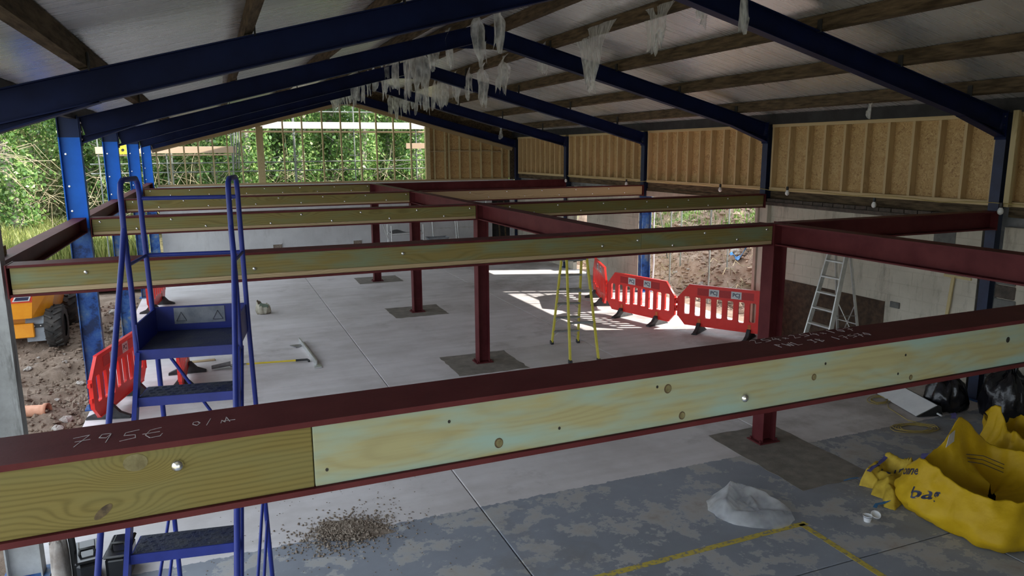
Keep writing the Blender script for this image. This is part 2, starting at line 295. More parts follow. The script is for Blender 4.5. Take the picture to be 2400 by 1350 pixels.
def film_mat(name, col, alpha, rough=0.18, ns=9.0):
    m, nt, b = newmat(name)
    v = coords(nt, (1, 1, 1), True)
    n = N(nt, 'ShaderNodeTexNoise', i_Scale=ns, i_Detail=3.0)
    mp = N(nt, 'ShaderNodeMapping'); mp.inputs['Scale'].default_value = (1, 2.5, 0.7) if ns > 5 else (1, 1, 1); nt.links.new(v, mp.inputs[0]); nt.links.new(mp.outputs[0], n.inputs[0])
    b.inputs['Base Color'].default_value = (*col, 1); b.inputs['Roughness'].default_value = rough
    tl = N(nt, 'ShaderNodeBsdfTranslucent'); tl.inputs[0].default_value = (*col, 1)
    m1 = N(nt, 'ShaderNodeMixShader', i_0=0.5); nt.links.new(b.outputs[0], m1.inputs[1]); nt.links.new(tl.outputs[0], m1.inputs[2])
    tp = N(nt, 'ShaderNodeBsdfTransparent')
    m2 = N(nt, 'ShaderNodeMixShader')
    nt.links.new(ramp(nt, n.outputs[0], [(0.35, (max(0, alpha-0.22),)*3), (0.65, (min(1, alpha+0.22),)*3)]), m2.inputs[0])
    nt.links.new(tp.outputs[0], m2.inputs[1]); nt.links.new(m1.outputs[0], m2.inputs[2])
    nt.links.new(m2.outputs[0], nt.nodes['Material Output'].inputs[0])
    addbump(nt, b, n.outputs[0], 0.12, 0.02)
    return m
M['film'] = film_mat('torn polythene', (0.90, 0.96, 0.96), 0.50)
M['filmbag'] = film_mat('polythene bag', (0.92, 0.93, 0.94), 0.42, 0.14, 3.0)
M['tube'] = nmat('backlit scaffold tube', (0.16, 0.18, 0.16), (0.30, 0.32, 0.30), 3, rough=0.5, metal=0.3, bump=0.05)  # tube colour darkened to look seen against the light
def blue_worn():
    """blue column paint: bright above the mezzanine line, an older dirty coat with patches below"""
    m, nt, b = newmat('blue column paint')
    g = N(nt, 'ShaderNodeNewGeometry'); v = g.outputs['Position']
    sx = N(nt, 'ShaderNodeSeparateXYZ'); nt.links.new(v, sx.inputs[0])
    n = N(nt, 'ShaderNodeTexNoise', i_Scale=4.0, i_Detail=6.0, i_Roughness=0.65); nt.links.new(v, n.inputs[0])
    new = ramp(nt, n.outputs[0], [(0.3, (0.010, 0.12, 0.50)), (0.7, (0.014, 0.15, 0.62))])
    old = ramp(nt, n.outputs[0], [(0.38, (0.015, 0.03, 0.085)), (0.46, (0.02, 0.07, 0.25)), (0.56, (0.05, 0.12, 0.28)), (0.64, (0.15, 0.18, 0.22))])
    nz = N(nt, 'ShaderNodeMath', operation='MULTIPLY_ADD', i_1=0.08, i_2=2.66); nt.links.new(n.outputs[0], nz.inputs[0])
    gt = N(nt, 'ShaderNodeMath', operation='GREATER_THAN'); nt.links.new(sx.outputs[2], gt.inputs[0]); nt.links.new(nz.outputs[0], gt.inputs[1])
    top = N(nt, 'ShaderNodeMath', operation='GREATER_THAN', i_1=3.98); nt.links.new(sx.outputs[2], top.inputs[0])
    c = mixc(nt, gt.outputs[0], old, new); c = mixc(nt, top.outputs[0], c, (0.010, 0.022, 0.075))
    nt.links.new(c, b.inputs['Base Color']); b.inputs['Roughness'].default_value = 0.45
    return m
M['bluecol'] = blue_worn()
for _k, _v in (('red', 0.12), ('bluecol', 0.2), ('bagyellow', 0.2), ('bagdirty', 0.2), ('timA', 0.2), ('timB', 0.2), ('timC', 0.2), ('timD', 0.2), ('stepblue', 0.35)): M[_k].node_tree.nodes['Principled BSDF'].inputs['Specular IOR Level'].default_value = _v
M['shadedcol'] = nmat('shaded column blue', (0.006, 0.012, 0.042), (0.012, 0.024, 0.07), 3, rough=0.5, bump=0.05)  # column blue darkened: shade on the right-hand columns put into the colour

# ------------------------------------------------------------------ mesh builder
class MB:
    def __init__(s): s.v = []; s.f = []; s.sm = []
    def add(s, vs, fs, smooth=False):
        o = len(s.v); s.v += [tuple(x) for x in vs]
        for f in fs: s.f.append(tuple(i+o for i in f)); s.sm.append(smooth)
        return s
    def obox(s, c, ax, ay, az):
        c = Vector(c); ax, ay, az = Vector(ax), Vector(ay), Vector(az)
        vs = [c+ax*i+ay*j+az*k for i in (-1, 1) for j in (-1, 1) for k in (-1, 1)]
        return s.add(vs, [(0, 1, 3, 2), (4, 6, 7, 5), (0, 4, 5, 1), (2, 3, 7, 6), (0, 2, 6, 4), (1, 5, 7, 3)])
    def box(s, x0, x1, y0, y1, z0, z1):
        return s.obox(((x0+x1)/2, (y0+y1)/2, (z0+z1)/2), ((x1-x0)/2, 0, 0), (0, (y1-y0)/2, 0), (0, 0, (z1-z0)/2))
    def cbox(s, x0, x1, y0, y1, z0, z1, c=0.004):
        """box with chamfered edges"""
        xs, ys, zs = (x0, x1), (y0, y1), (z0, z1); vs = []; idx = {}
        for i in (0, 1):
            for j in (0, 1):
                for k in (0, 1):
                    for a in range(3):
                        p = [xs[i], ys[j], zs[k]]; d = [c*(1-2*i), c*(1-2*j), c*(1-2*k)]
                        q = [p[t]+(d[t] if t != a else 0) for t in range(3)]
                        idx[(i, j, k, a)] = len(vs); vs.append(q)
        fs = []
        for a in range(3):
            b, d = [(1, 2), (2, 0), (0, 1)][a]
            for sgn in (0, 1):
                loop = []
                for (p, q) in ((0, 0), (1, 0), (1, 1), (0, 1)):
                    k = [0, 0, 0]; k[a] = sgn; k[b] = p; k[d] = q; loop.append(idx[(*k, a)])
                fs.append(tuple(loop if sgn else loop[::-1]))
        for a in range(3):
            b, d = [(1, 2), (2, 0), (0, 1)][a]
            for p in (0, 1):
                for q in (0, 1):
                    k0 = [0, 0, 0]; k0[b] = p; k0[d] = q; k1 = list(k0); k1[a] = 1
                    l = (idx[(*k0, b)], idx[(*k1, b)], idx[(*k1, d)], idx[(*k0, d)])
                    fs.append(l if (p+q) % 2 else l[::-1])
        for i in (0, 1):
            for j in (0, 1):
                for k in (0, 1):
                    l = tuple(idx[(i, j, k, a)] for a in range(3)); fs.append(l if (i+j+k) % 2 else l[::-1])
        return s.add(vs, fs)
    def bar(s, p0, p1, w, d, upv=(0, 0, 1)):
        p0, p1 = Vector(p0), Vector(p1); a = (p1-p0)/2; n = a.normalized(); u = Vector(upv)
        if abs(n.dot(u)) > 0.98: u = Vector((0, 1, 0))
        side = n.cross(u).normalized(); u = side.cross(n)
        return s.obox((p0+p1)/2, a, side*(w/2), u*(d/2))
    def ibeam(s, p0, p1, depth, width, tf, tw, upv=(0, 0, 1)):
        p0, p1 = Vector(p0), Vector(p1); a = (p1-p0)/2; n = a.normalized(); u = Vector(upv)
        side = n.cross(u).normalized(); u = side.cross(n); c = (p0+p1)/2
        s.obox(c+u*(depth-tf)/2, a, side*(width/2), u*(tf/2)); s.obox(c-u*(depth-tf)/2, a, side*(width/2), u*(tf/2))
        s.obox(c, a, side*(tw/2), u*(depth/2-tf)); return s
    def tube(s, pts, r, n=8, close=False, rad=None):
        pts = [Vector(p) for p in pts]; m = len(pts); rings = []; prev = None
        for i, p in enumerate(pts):
            if close: t = (pts[(i+1) % m]-pts[i-1]).normalized()
            elif i == 0: t = (pts[1]-p).normalized()
            elif i == m-1: t = (p-pts[-2]).normalized()
            else: t = ((pts[i+1]-p).normalized()+(p-pts[i-1]).normalized()).normalized()
            if prev is None:
                u = Vector((0, 0, 1)) if abs(t.z) < 0.9 else Vector((1, 0, 0)); u = (u-t*u.dot(t)).normalized()
            else: u = (prev-t*prev.dot(t)).normalized()
            prev = u; w = t.cross(u); rr = rad[i] if rad else r
            rings.append([p+u*rr*math.cos(2*math.pi*k/n)+w*rr*math.sin(2*math.pi*k/n) for k in range(n)])
        vs = [v for g in rings for v in g]; fs = []
        for i in range(m if close else m-1):
            j = (i+1) % m
            for k in range(n): fs.append((i*n+k, i*n+(k+1) % n, j*n+(k+1) % n, j*n+k))
        s.add(vs, fs, n > 4)
        if not close: s.add(rings[0], [tuple(range(n))[::-1]]); s.add(rings[-1], [tuple(range(n))])
        return s
    def lathe(s, prof, n=16, c=(0, 0, 0), axis='z', smooth=True, cap=True):
        c = Vector(c); vs = []
        for (r, h) in prof:
            for k in range(n):
                a = 2*math.pi*k/n
                q = {'z': (r*math.cos(a), r*math.sin(a), h), 'y': (r*math.cos(a), h, r*math.sin(a)), 'x': (h, r*math.cos(a), r*math.sin(a))}[axis]
                vs.append(c+Vector(q))
        fs = [(i*n+k, i*n+(k+1) % n, (i+1)*n+(k+1) % n, (i+1)*n+k) for i in range(len(prof)-1) for k in range(n)]
        s.add(vs, fs, smooth)
        if cap:
            s.add(vs[:n], [tuple(range(n))[::-1]]); s.add(vs[-n:], [tuple(range(n))])
        return s
    def grid(s, fn, nu, nv, smooth=True, closeu=False):
        vs = [fn(i/(nu-1) if not closeu else i/nu, j/(nv-1)) for j in range(nv) for i in range(nu)]
        fs = []
        for j in range(nv-1):
            for i in range(nu if closeu else nu-1):
                k = (i+1) % nu; fs.append((j*nu+i, j*nu+k, (j+1)*nu+k, (j+1)*nu+i))
        return s.add(vs, fs, smooth)
    def prism(s, poly, p, ax, ay, h):
        """polygon (2-D) in the plane p + ax*u + ay*v, extruded both ways by h (vector)"""
        p, ax, ay, h = Vector(p), Vector(ax), Vector(ay), Vector(h); n = len(poly)
        a = [p+ax*u+ay*v-h for u, v in poly]; b = [p+ax*u+ay*v+h for u, v in poly]
        return s.add(a+b, [tuple(range(n))[::-1], tuple(range(n, 2*n))]+[(i, (i+1) % n, n+(i+1) % n, n+i) for i in range(n)])
    def mesh(s, name, off=(0, 0, 0)):
        me = bpy.data.meshes.new(name); ox, oy, oz = off
        me.from_pydata([(x-ox, y-oy, z-oz) for x, y, z in s.v], [], s.f)
        me.polygons.foreach_set('use_smooth', s.sm); me.update()
        return me
    def build(s, name, mat, parent=None, world=True):
        off = (0, 0, 0)
        if parent is not None and world: off = wloc(parent)
        me = s.mesh(name, off); me.materials.append(mat)
        return link(name, me, parent)
def wloc(o):
    v = Vector(o.location)
    while o.parent: o = o.parent; v += Vector(o.location)
    return v
def link(name, me, parent=None):
    o = bpy.data.objects.new(name, me); COL.objects.link(o); o.parent = parent; return o
def tag(o, label=None, cat=None, group=None, kind=None):
    if label: o['label'] = label
    if cat: o['category'] = cat; o['kind'] = 'thing'
    if group: o['group'] = group
    if kind: o['kind'] = kind
    return o
def thing(name, label, cat, loc=(0, 0, 0), rz=0, group=None):
    o = bpy.data.objects.new(name, None); o.empty_display_size = 0.1; COL.objects.link(o)
    o.location = loc; o.rotation_euler = (0, 0, rz); return tag(o, label, cat, group)
def struct(name, loc=(0, 0, 0)):
    o = bpy.data.objects.new(name, None); o.empty_display_size = 0.1; COL.objects.link(o); o.location = loc; o['kind'] = 'structure'; return o
def inst(name, me, parent, loc, rot=None, scale=None):
    o = link(name, me, parent); o.location = Vector(loc)-(wloc(parent) if parent else Vector())
    if rot is not None: o.rotation_euler = rot
    if scale is not None: o.scale = scale
    return o
def copy_tree(o, parent=None):
    c = o.copy(); COL.objects.link(c); c.parent = parent
    for ch in list(o.children): copy_tree(ch, c)
    return c
def textmesh(s, size, extr=0.0006):
    cu = bpy.data.curves.new('lettering', 'FONT'); cu.body = s; cu.size = size; cu.extrude = extr; cu.align_x = 'CENTER'; cu.align_y = 'CENTER'; cu.offset = size*0.02
    cu.resolution_u = 3
    t = bpy.data.objects.new('t', cu); COL.objects.link(t)
    dg = bpy.context.evaluated_depsgraph_get(); me = bpy.data.meshes.new_from_object(t.evaluated_get(dg))
    bpy.data.objects.remove(t); return me
def fbm(x, y, z=0.0, o=4): return mnoise.fractal(Vector((x, y, z)), 0.9, 2.0, o)
def zt(x): return ZR - SL*abs(x-XM)          # top of rafter

# ================================================================== SETTING
rnd = random.Random(7)
# ---- floor: power-floated slabs with open joints, fresh infill round the posts
fl = struct('floor')
MB().box(-1.95, 10.66, -2.0, 26.1, -0.30, -0.04).build('sub_base', M['dark'], fl)
for (x0, x1, ys) in ((-1.95, 2.4, (-2, 4.6, 12.03, 18.6, 26.1)), (2.4, 6.65, (-2, 4.6, 12.7, 19.4, 26.1)), (6.65, 10.66, (-2, 5.2, 12.7, 19.4, 26.1))):
    for y0, y1 in zip(ys[:-1], ys[1:]):
        MB().cbox(x0+0.007, x1-0.007, y0+0.007, y1-0.007, -0.12, 0.0, 0.006).build('floor_slab', M['floor'], fl)
def patch(x0, x1, y0, y1, seed):
    r = random.Random(seed); pts = []
    for (ax, ay, bx, by) in ((x0, y0, x1, y0), (x1, y0, x1, y1), (x1, y1, x0, y1), (x0, y1, x0, y0)):
        for k in range(9):
            t = k/9; pts.append((ax+(bx-ax)*t+r.uniform(-.018, .018), ay+(by-ay)*t+r.uniform(-.018, .018)))
    MB().prism(pts, (0, 0, 0.0015), (1, 0, 0), (0, 1, 0), (0, 0, 0.0015)).build('concrete_infill', M['newconc'], fl)
patch(3.65, 4.92, 11.42, 12.66, 1); patch(3.65, 4.93, 16.17, 17.32, 2); patch(3.73, 5.0, 20.93, 22.05, 3); patch(5.86, 6.92, 5.88, 7.62, 4)
for (x0, y0, x1, y1) in ((2.2, 5.25, 5.36, 5.30), (5.29, 5.30, 5.27, 3.2), (2.24, 5.25, 2.24, 3.0)):
    d = Vector((x1-x0, y1-y0, 0)).normalized(); n = Vector((-d.y, d.x, 0))*0.035
    MB().prism([(0, 0), (1, 0), (1, 1), (0, 1)], Vector((x0, y0, 0.001))-n, (x1-x0, y1-y0, 0), n*2, (0, 0, 0.0008)).build('floor_line', M['yellowtape'], fl)

# ---- roof: outer sheet, foil faced lining panels, purlins
ce = struct('ceiling')
PD = 0.17
def zl(x): return zt(x)+PD+0.012
for s in (-1, 1):
    xe = XM+s*6.55
    MB().prism([(XM, zl(XM)+0.05), (xe, zl(xe)+0.05), (xe, zl(xe)+0.09), (XM, zl(XM)+0.09)], (0, 12.0, 0), (1, 0, 0), (0, 0, 1), (0, 14.2, 0)).build('roof_sheet', M['galv'], ce)
    pb = MB(); w = 0.4985
    pb.prism([(0, 0), (s*6.5, -SL*6.5), (s*6.5, -SL*6.5+0.03), (0, 0.03)], (0, 0, 0), (1, 0, 0), (0, 0, 1), (0, w, 0))
    pm = pb.mesh('roof_panel'); pm.materials.append(M['foil'])
    for k in range(28): inst('roof_panel', pm, ce, (XM, -1.6+k*1.0, zl(XM)))
    offs = [0.37, 1.28, 2.60, 3.97, 5.30]
    for d in offs:
        x = XM+s*d
        MB().obox((x, 12.0, zt(x)+PD/2), (0.038, 0, -s*0.038*SL), (0, 14.1, 0), (s*SL*PD/2*0.0, 0, PD/2)).build('purlin', M['purlin'], ce)
        for y, dp in zip(YF[:-1], (0, 0.02, 0, 0.07, 0.10)):      # cleats where the purlin sits on the rafter
            MB().box(x-s*0.05-0.006, x-s*0.05+0.006, y-0.09, y-0.02, zt(x)-dp-0.004, zt(x)+PD*0.72).build('purlin_cleat', M['dark'], ce)
    x = XM+s*6.12
    MB().box(x-0.04, x+0.04, -2.1, 26.1, 4.235, 4.43).build('eaves_beam', M['dark'], ce)
# ---- portal frames
FN = ['over the first steel beam, out of sight above', 'nearest in view, over the bolted timber-faced beam by the blue steps', 'second in view, with the rusty ridge joint', 'third in view, third from the gable end', 'fourth in view, one bay before the gable', 'last in view, against the open timber gable']
dome = MB().lathe([(0.018, 0), (0.018, -0.004), (0.014, -0.010), (0.006, -0.0135), (0.0005, -0.0142)], 10, axis='y').mesh('bolt'); dome.materials.append(M['zinc'])
sbolt = MB().lathe([(0.014, 0), (0.014, -0.012), (0.0005, -0.013)], 6, axis='y', smooth=False).mesh('frame_bolt'); sbolt.materials.append(M['zinc'])
xbolt = MB().lathe([(0.014, 0), (0.014, 0.012), (0.0005, 0.013)], 6, axis='x', smooth=False).mesh('end_bolt'); xbolt.materials.append(M['zinc'])
def frame(i):
    y = YF[i]; d = 0.28; cd = 0.27; drop = [0, 0.02, 0.0, 0.07, 0.10, 0.12][i]; ZR_ = ZR-drop
    def zt_(x): return zt(x)-drop
    f = thing('portal_frame', 'blue steel portal frame '+FN[i], 'steel frame', (XM, y, 0), group='blue portal frames')
    for s in (-1, 1):
        xi = XL if s < 0 else XR; xc = xi+s*cd/2; zt0 = zt_(xi)+0.02
        z0 = 2.64 if (s > 0 and i == 2) else 0.0
        MB().ibeam((xc, y, z0), (xc, y, zt0), cd, 0.155, 0.013, 0.009, (1, 0, 0)).build('column', M['greycol'] if (s < 0 and i == 1) else (M['bluecol'] if s < 0 else M['shadedcol']), f)
        if s > 0 and i == 3: MB().ibeam((xc-0.002, y, 0.02), (xc-0.002, y, 2.55), cd+0.004, 0.160, 0.014, 0.012, (1, 0, 0)).build('worn_paint_length', M['bluecol'], f)  # worn, lit lower length keeps the undarkened column paint
        if z0 == 0: MB().box(xc-0.19, xc+0.19, y-0.13, y+0.13, 0.0, 0.018).build('base_plate', M['bluecol'], f)
        sl_ = Vector((-s, 0, SL)).normalized(); nn = Vector((s*SL, 0, 1)).normalized()
        a = Vector((xi, y, zt_(xi)))-nn*d/2; b = Vector((XM, y, ZR_))-nn*d/2*0.94
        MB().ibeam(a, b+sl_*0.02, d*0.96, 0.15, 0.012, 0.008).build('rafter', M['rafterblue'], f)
        zb = zt_(xi)-d; tip = (xi-s*0.85, zt_(xi-s*0.85)-d)
        h = MB().prism([(xi, zb+0.02), (xi, 3.90), (tip[0], tip[1]+0.01)], (0, y, 0), (1, 0, 0), (0, 0, 1), (0, 0.005, 0))
        h.bar((xi, y, 3.895), (tip[0], y, tip[1]), 0.15, 0.014); h.build('haunch', M['rafterblue'], f)
        MB().box(xi-s*0.014-0.007, xi-s*0.014+0.007, y-0.085, y+0.085, 3.86, zt_(xi)).build('end_plate', M['rafterblue'], f)
        for z in (3.95, 4.06, 4.18):
            for dy in (-0.05, 0.05): inst('end_bolt', xbolt, f, (xi-s*0.021, y+dy, z), (0, 0, 0 if s < 0 else math.pi))
        if s < 0:
            for z in (2.95, 3.3, 3.75): inst('frame_bolt', sbolt, f, (xc-0.07, y-0.006, z))
    MB().box(XM-0.014, XM+0.014, y-0.085, y+0.085, ZR_-0.40, ZR_-0.01).build('apex_plate', M['purlin'], f)
    for s in (-1, 1):
        MB().prism([(XM, ZR_-0.28), (XM+s*0.45, ZR_-0.28-SL*0.45-0.005), (XM, ZR_-0.395)], (0, y, 0), (1, 0, 0), (0, 0, 1), (0, 0.006, 0)).build('apex_haunch', M['rafterblue'] if s < 0 else M['purlin'], f)
    return f
for i in range(6): frame(i)

# ---- right wall: painted blockwork, openings, stud and strand board panels above
wr = struct('wall_right', (10.5, 0, 0))
blk = MB().cbox(-0.0, 0.13, -0.215, 0.215, -0.104, 0.104, 0.004).mesh('block'); blk.materials.append(M['cream'])
half = MB().cbox(-0.0, 0.13, -0.1025, 0.1025, -0.104, 0.104, 0.004).mesh('block'); half.materials.append(M['cream'])
def blockwall(y0, y1, x, z0=0.0, courses=12, hole=None):
    MB().box(x+0.004, x+0.135, y0, y1, z0, z0+courses*0.219).build('mortar', M['cream'], wr)
    for c in range(courses):
        y = y0 + (0.0 if c % 2 == 0 else -0.22)
        while y < y1-0.05:
            a, b = max(y, y0), min(y+0.43, y1); L = b-a
            if L > 0.1:
                m = blk if L > 0.42 else half
                inst('block', m, wr, (x, (a+b)/2, z0+0.109+c*0.219), None, None if L > 0.42 else (1, L/0.205, 1))
            y += 0.44
blockwall(2.7, 7.10, 10.5); blockwall(7.42, 12.1, 10.5)
blockwall(16.95, 19.9, 10.5); blockwall(20.8, 25.9, 10.5); blockwall(19.91, 20.79, 10.5, 2.0, 3)
MB().cbox(10.40, 10.52, 11.90, 12.13, 0, 2.635, 0.006).build('wall_pier', M['cream'], wr)
MB().cbox(10.36, 10.43, 12.135, 12.22, 0, 2.62, 0.004).build('reveal_board', M['ply'], wr)
MB().box(10.40, 10.70, 7.40, 12.1, 2.635, 2.70).build('wall_plate', M['brick'], wr)
for k in range(18): MB().cbox(10.44, 10.55, 7.5+k*0.25, 7.5+k*0.25+0.235, 2.70, 2.765, 0.005).build('brick', M['brick'], wr)
for y0, y1 in ((12.2, 16.6), (16.8, 21.2), (21.4, 25.4), (2.7, 7.1), (7.4, 12.0)):
    MB().cbox(10.54, 10.62, y0, y1, 2.765, 2.92, 0.004).build('rail', M['purlin'], wr)
MB().cbox(10.50, 10.60, 12.2, 16.6, 2.56, 2.70, 0.004).build('lintel_board', M['ply'], wr)
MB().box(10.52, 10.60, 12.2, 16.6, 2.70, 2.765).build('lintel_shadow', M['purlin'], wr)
MB().cbox(10.488, 10.50, 9.0, 11.9, 0.0, 1.18, 0.002).build('bare_patch', M['bareblock'], wr)
MB().cbox(10.490, 10.50, 7.83, 8.20, 1.84, 2.50, 0.003).build('infill_panel', M['greyblock'], wr)
MB().cbox(10.470, 10.50, 8.70, 8.88, 1.11, 1.21, 0.004).build('socket_recess', M['greyblock'], wr)
MB().bar((10.47, 7.78, 1.80), (10.46, 7.86, 0.6), 0.05, 0.025, (1, 0, 0)).build('batten', M['gstud'], wr)
MB().cbox(10.47, 10.499, 7.5, 7.95, 1.78, 1.82, 0.003).build('batten', M['gstud'], wr)
r_ = random.Random(4)
for k in range(9):
    z = 0.2+k*0.2; w = r_.uniform(0.12, 0.3)
    MB().cbox(10.475, 10.56, 7.10-w, 7.13, z, z+0.19, 0.012).build('broken_block', M['brick'] if k % 2 else M['greyblock'], wr)
for bi in range(5):
    y0, y1 = YF[bi]+0.10, YF[bi+1]-0.10
    MB().box(10.628, 10.642, y0, y1, 2.92, 4.24).build('strand_board', M['osb'], wr)
    MB().cbox(10.495, 10.627, y0, y1, 2.92, 2.99, 0.003).build('bottom_plate', M['plate'], wr)
    MB().cbox(10.495, 10.627, y0, y1, 4.175, 4.235, 0.003).build('top_plate', M['plate'], wr)
    n = 11
    sm = MB().cbox(-0.064, 0.064, -0.0235, 0.0235, 0, 1.183, 0.002).mesh('stud'); sm.materials.append(M['stud'])
    for k in range(n):
        y = y0+0.03+(y1-y0-0.06)*k/(n-1)+(r_.uniform(-.02, .02) if 0 < k < n-1 else 0)
        inst('stud', sm, wr, (10.563, y, 2.991))
MB().cbox(10.40, 10.47, 7.02, 7.10, 2.92, 4.26, 0.003).build('stud', M['gstud'], wr)
MB().box(10.645, 10.66, -2.0, 26.0, 2.56, 4.42).build('outer_cladding', M['galv'], wr)
MB().box(10.5, 10.64, -2.0, 2.69, 0.0, 4.3).build('painted_wall', M['cream'], wr)
MB().box(10.645, 10.66, 6.9, 7.6, 0.0, 2.56).build('outer_cladding', M['galv'], wr)

# ---- back wall (gable): white blockwork below, open stud lattice and boarded corner above
wb = struct('wall_back', (XM, 25.85, 0))
MB().box(-1.62, 9.62, 25.80, 25.95, 0, 2.70).build('painted_wall', M['whitewall'], wb)
MB().box(9.62, 10.38, 25.80, 25.95, 2.0, 2.70).build('painted_wall', M['whitewall'], wb)
MB().box(10.38, 10.5, 25.80, 25.95, 0, 2.70).build('painted_wall', M['whitewall'], wb)
MB().box(9.62, 10.38, 25.93, 25.95, 0, 2.0).build('dark_doorway', M['dark'], wb)
for x in (1.88, 4.57):
    MB().cbox(x-0.14, x+0.14, 25.765, 25.80, 0.58, 0.70, 0.004).build('air_vent', M['debris'], wb)
    MB().cbox(x-0.15, x+0.15, 25.74, 25.80, 0.70, 0.725, 0.004).build('vent_hood', M['whiteplas'], wb)
def gtop(x): return zt(x)-0.48
MB().cbox(-1.6, 10.3, 25.80, 25.90, 2.70, 2.76, 0.003).build('sill_plate', M['grail'], wb)
for x in (-1.56, -1.18, -0.76, -0.34, 0.09, 0.53, 0.96, 2.28, 2.90, 3.56, 4.18, 4.84, 5.39, 5.99, 6.61):
    MB().cbox(x-0.022, x+0.022, 25.80, 25.90, 2.76, gtop(x), 0.002).build('stud', M['gstud'], wb)
MB().cbox(1.43, 1.65, 25.78, 25.92, 2.76, gtop(1.45), 0.004).build('post', M['gstud'], wb)
MB().cbox(7.12, 7.28, 25.76, 25.92, 2.76, gtop(7.25), 0.004).build('post', M['gstud'], wb)
for s in (-1, 1):
    xi = XL if s < 0 else XR
    MB().bar((xi, 25.75, zt(xi)-0.455), (XM, 25.75, ZR-0.455), 0.06, 0.11).build('verge_rafter', M['grail'], wb)
    MB().bar((xi, 25.70, zt(xi)-0.36), (XM, 25.70, ZR-0.36), 0.05, 0.06).build('verge_batten', M['strip'], wb)
for s in (-1, 1):
    MB().prism([(XM, ZR-0.42), (XM+s*6.25, ZR-0.42-SL*6.25), (XM+s*6.25, ZR+0.19-SL*6.25), (XM, ZR+0.19)], (0, 25.80, 0), (1, 0, 0), (0, 0, 1), (0, 0.015, 0)).build('verge_board', M['purlin'], wb)
MB().cbox(10.38, 10.64, 25.78, 25.92, 2.70, 4.30, 0.004).build('corner_board', M['purlin'], wb)
MB().prism([(7.2, 2.76), (10.4, 2.76), (10.4, gtop(10.4)+0.1), (7.2, gtop(7.2)+0.1)], (0, 25.905, 0), (1, 0, 0), (0, 0, 1), (0, 0.007, 0)).build('strand_board', M['osb'], wb)
for x in (7.45, 7.85, 8.0, 8.40, 8.80, 9.22, 9.65, 10.05, 10.33):
    MB().cbox(x-0.024, x+0.024, 25.80, 25.898, 2.76, gtop(x), 0.002).build('stud', M['gstud'], wb)
for a, b, z in ((7.28, 7.83, 3.72), (8.02, 8.38, 3.74), (8.42, 8.78, 3.73), (8.82, 9.20, 3.72), (9.24, 9.63, 3.73), (9.67, 10.03, 3.70)):
    MB().cbox(a, b, 25.815, 25.898, z, z+0.045, 0.002).build('noggin', M['grail'], wb)

# ---- wall behind the camera: closed on the right, open doorway on the left
wf = struct('wall_front', (XM, -1.9, 0))
MB().prism([(2.6, 0), (10.66, 0), (10.66, zt(10.66)), (XM, ZR), (2.6, zt(2.6))], (0, -1.95, 0), (1, 0, 0), (0, 0, 1), (0, 0.07, 0)).build('painted_wall', M['cream'], wf)
MB().prism([(-1.95, 3.2), (2.6, 3.2), (2.6, zt(2.6)), (-1.95, zt(-1.95))], (0, -1.95, 0), (1, 0, 0), (0, 0, 1), (0, 0.07, 0)).build('painted_wall', M['cream'], wf)
# ---- ground outside
def terrain(name, x0, x1, y0, y1, nx, ny, h, mat):
    o = MB().grid(lambda u, v: (x0+(x1-x0)*u, y0+(y1-y0)*v, h(x0+(x1-x0)*u, y0+(y1-y0)*v)), nx, ny).build(name, mat)
    return tag(o, kind='structure')
def hleft(x, y):
    e = min(1, max(0, (-1.98-x)/0.5)); far = min(1, max(0, (y-19)/4))
    return -0.07+e*(1-far)*(0.22*fbm(x*0.9, y*0.9, 3)+0.10*fbm(x*3.3, y*3.3, 8)+0.05)+far*0.02-(1-e)*0.02
def hwood(x, y): return -0.05+max(0, y-29)*0.075+max(0, y-40)*0.10+0.25*fbm(x*0.3, y*0.3, 5)*min(1, max(0, (y-27)/4))
def hbank(x, y):
    t = max(0, x-11.4); e = min(1, t/1.2)
    return -0.06+e*(0.10+2.9*(1-math.exp(-(t/3.4)**1.5)))+e*(0.45*fbm(x*0.8, y*0.8, 2)+0.20*fbm(x*2.6, y*2.6, 6))
terrain('ground_left', -14, -1.97, 1, 26.2, 90, 170, hleft, M['soil'])
terrain('ground_back', -30, 22, 26.2, 70, 80, 70, hwood, M['wood_floor'])
terrain('ground_right', 10.66, 24, 1, 26.2, 80, 120, hbank, M['bank'])
tag(MB().box(-40, 40, -40, 1.0, -0.25, -0.12).build('ground_front', M['verge']), kind='structure')
tag(MB().box(-60, -14, 1, 70, -0.35, -0.1).build('ground_field', M['verge']), kind='structure')
tag(MB().grid(lambda u, v: (-14+12.0*u, 22.5+6.5*v, 0.035+0.02*fbm(u*9, v*9)), 30, 30).build('ground_path', M['verge']), kind='structure')
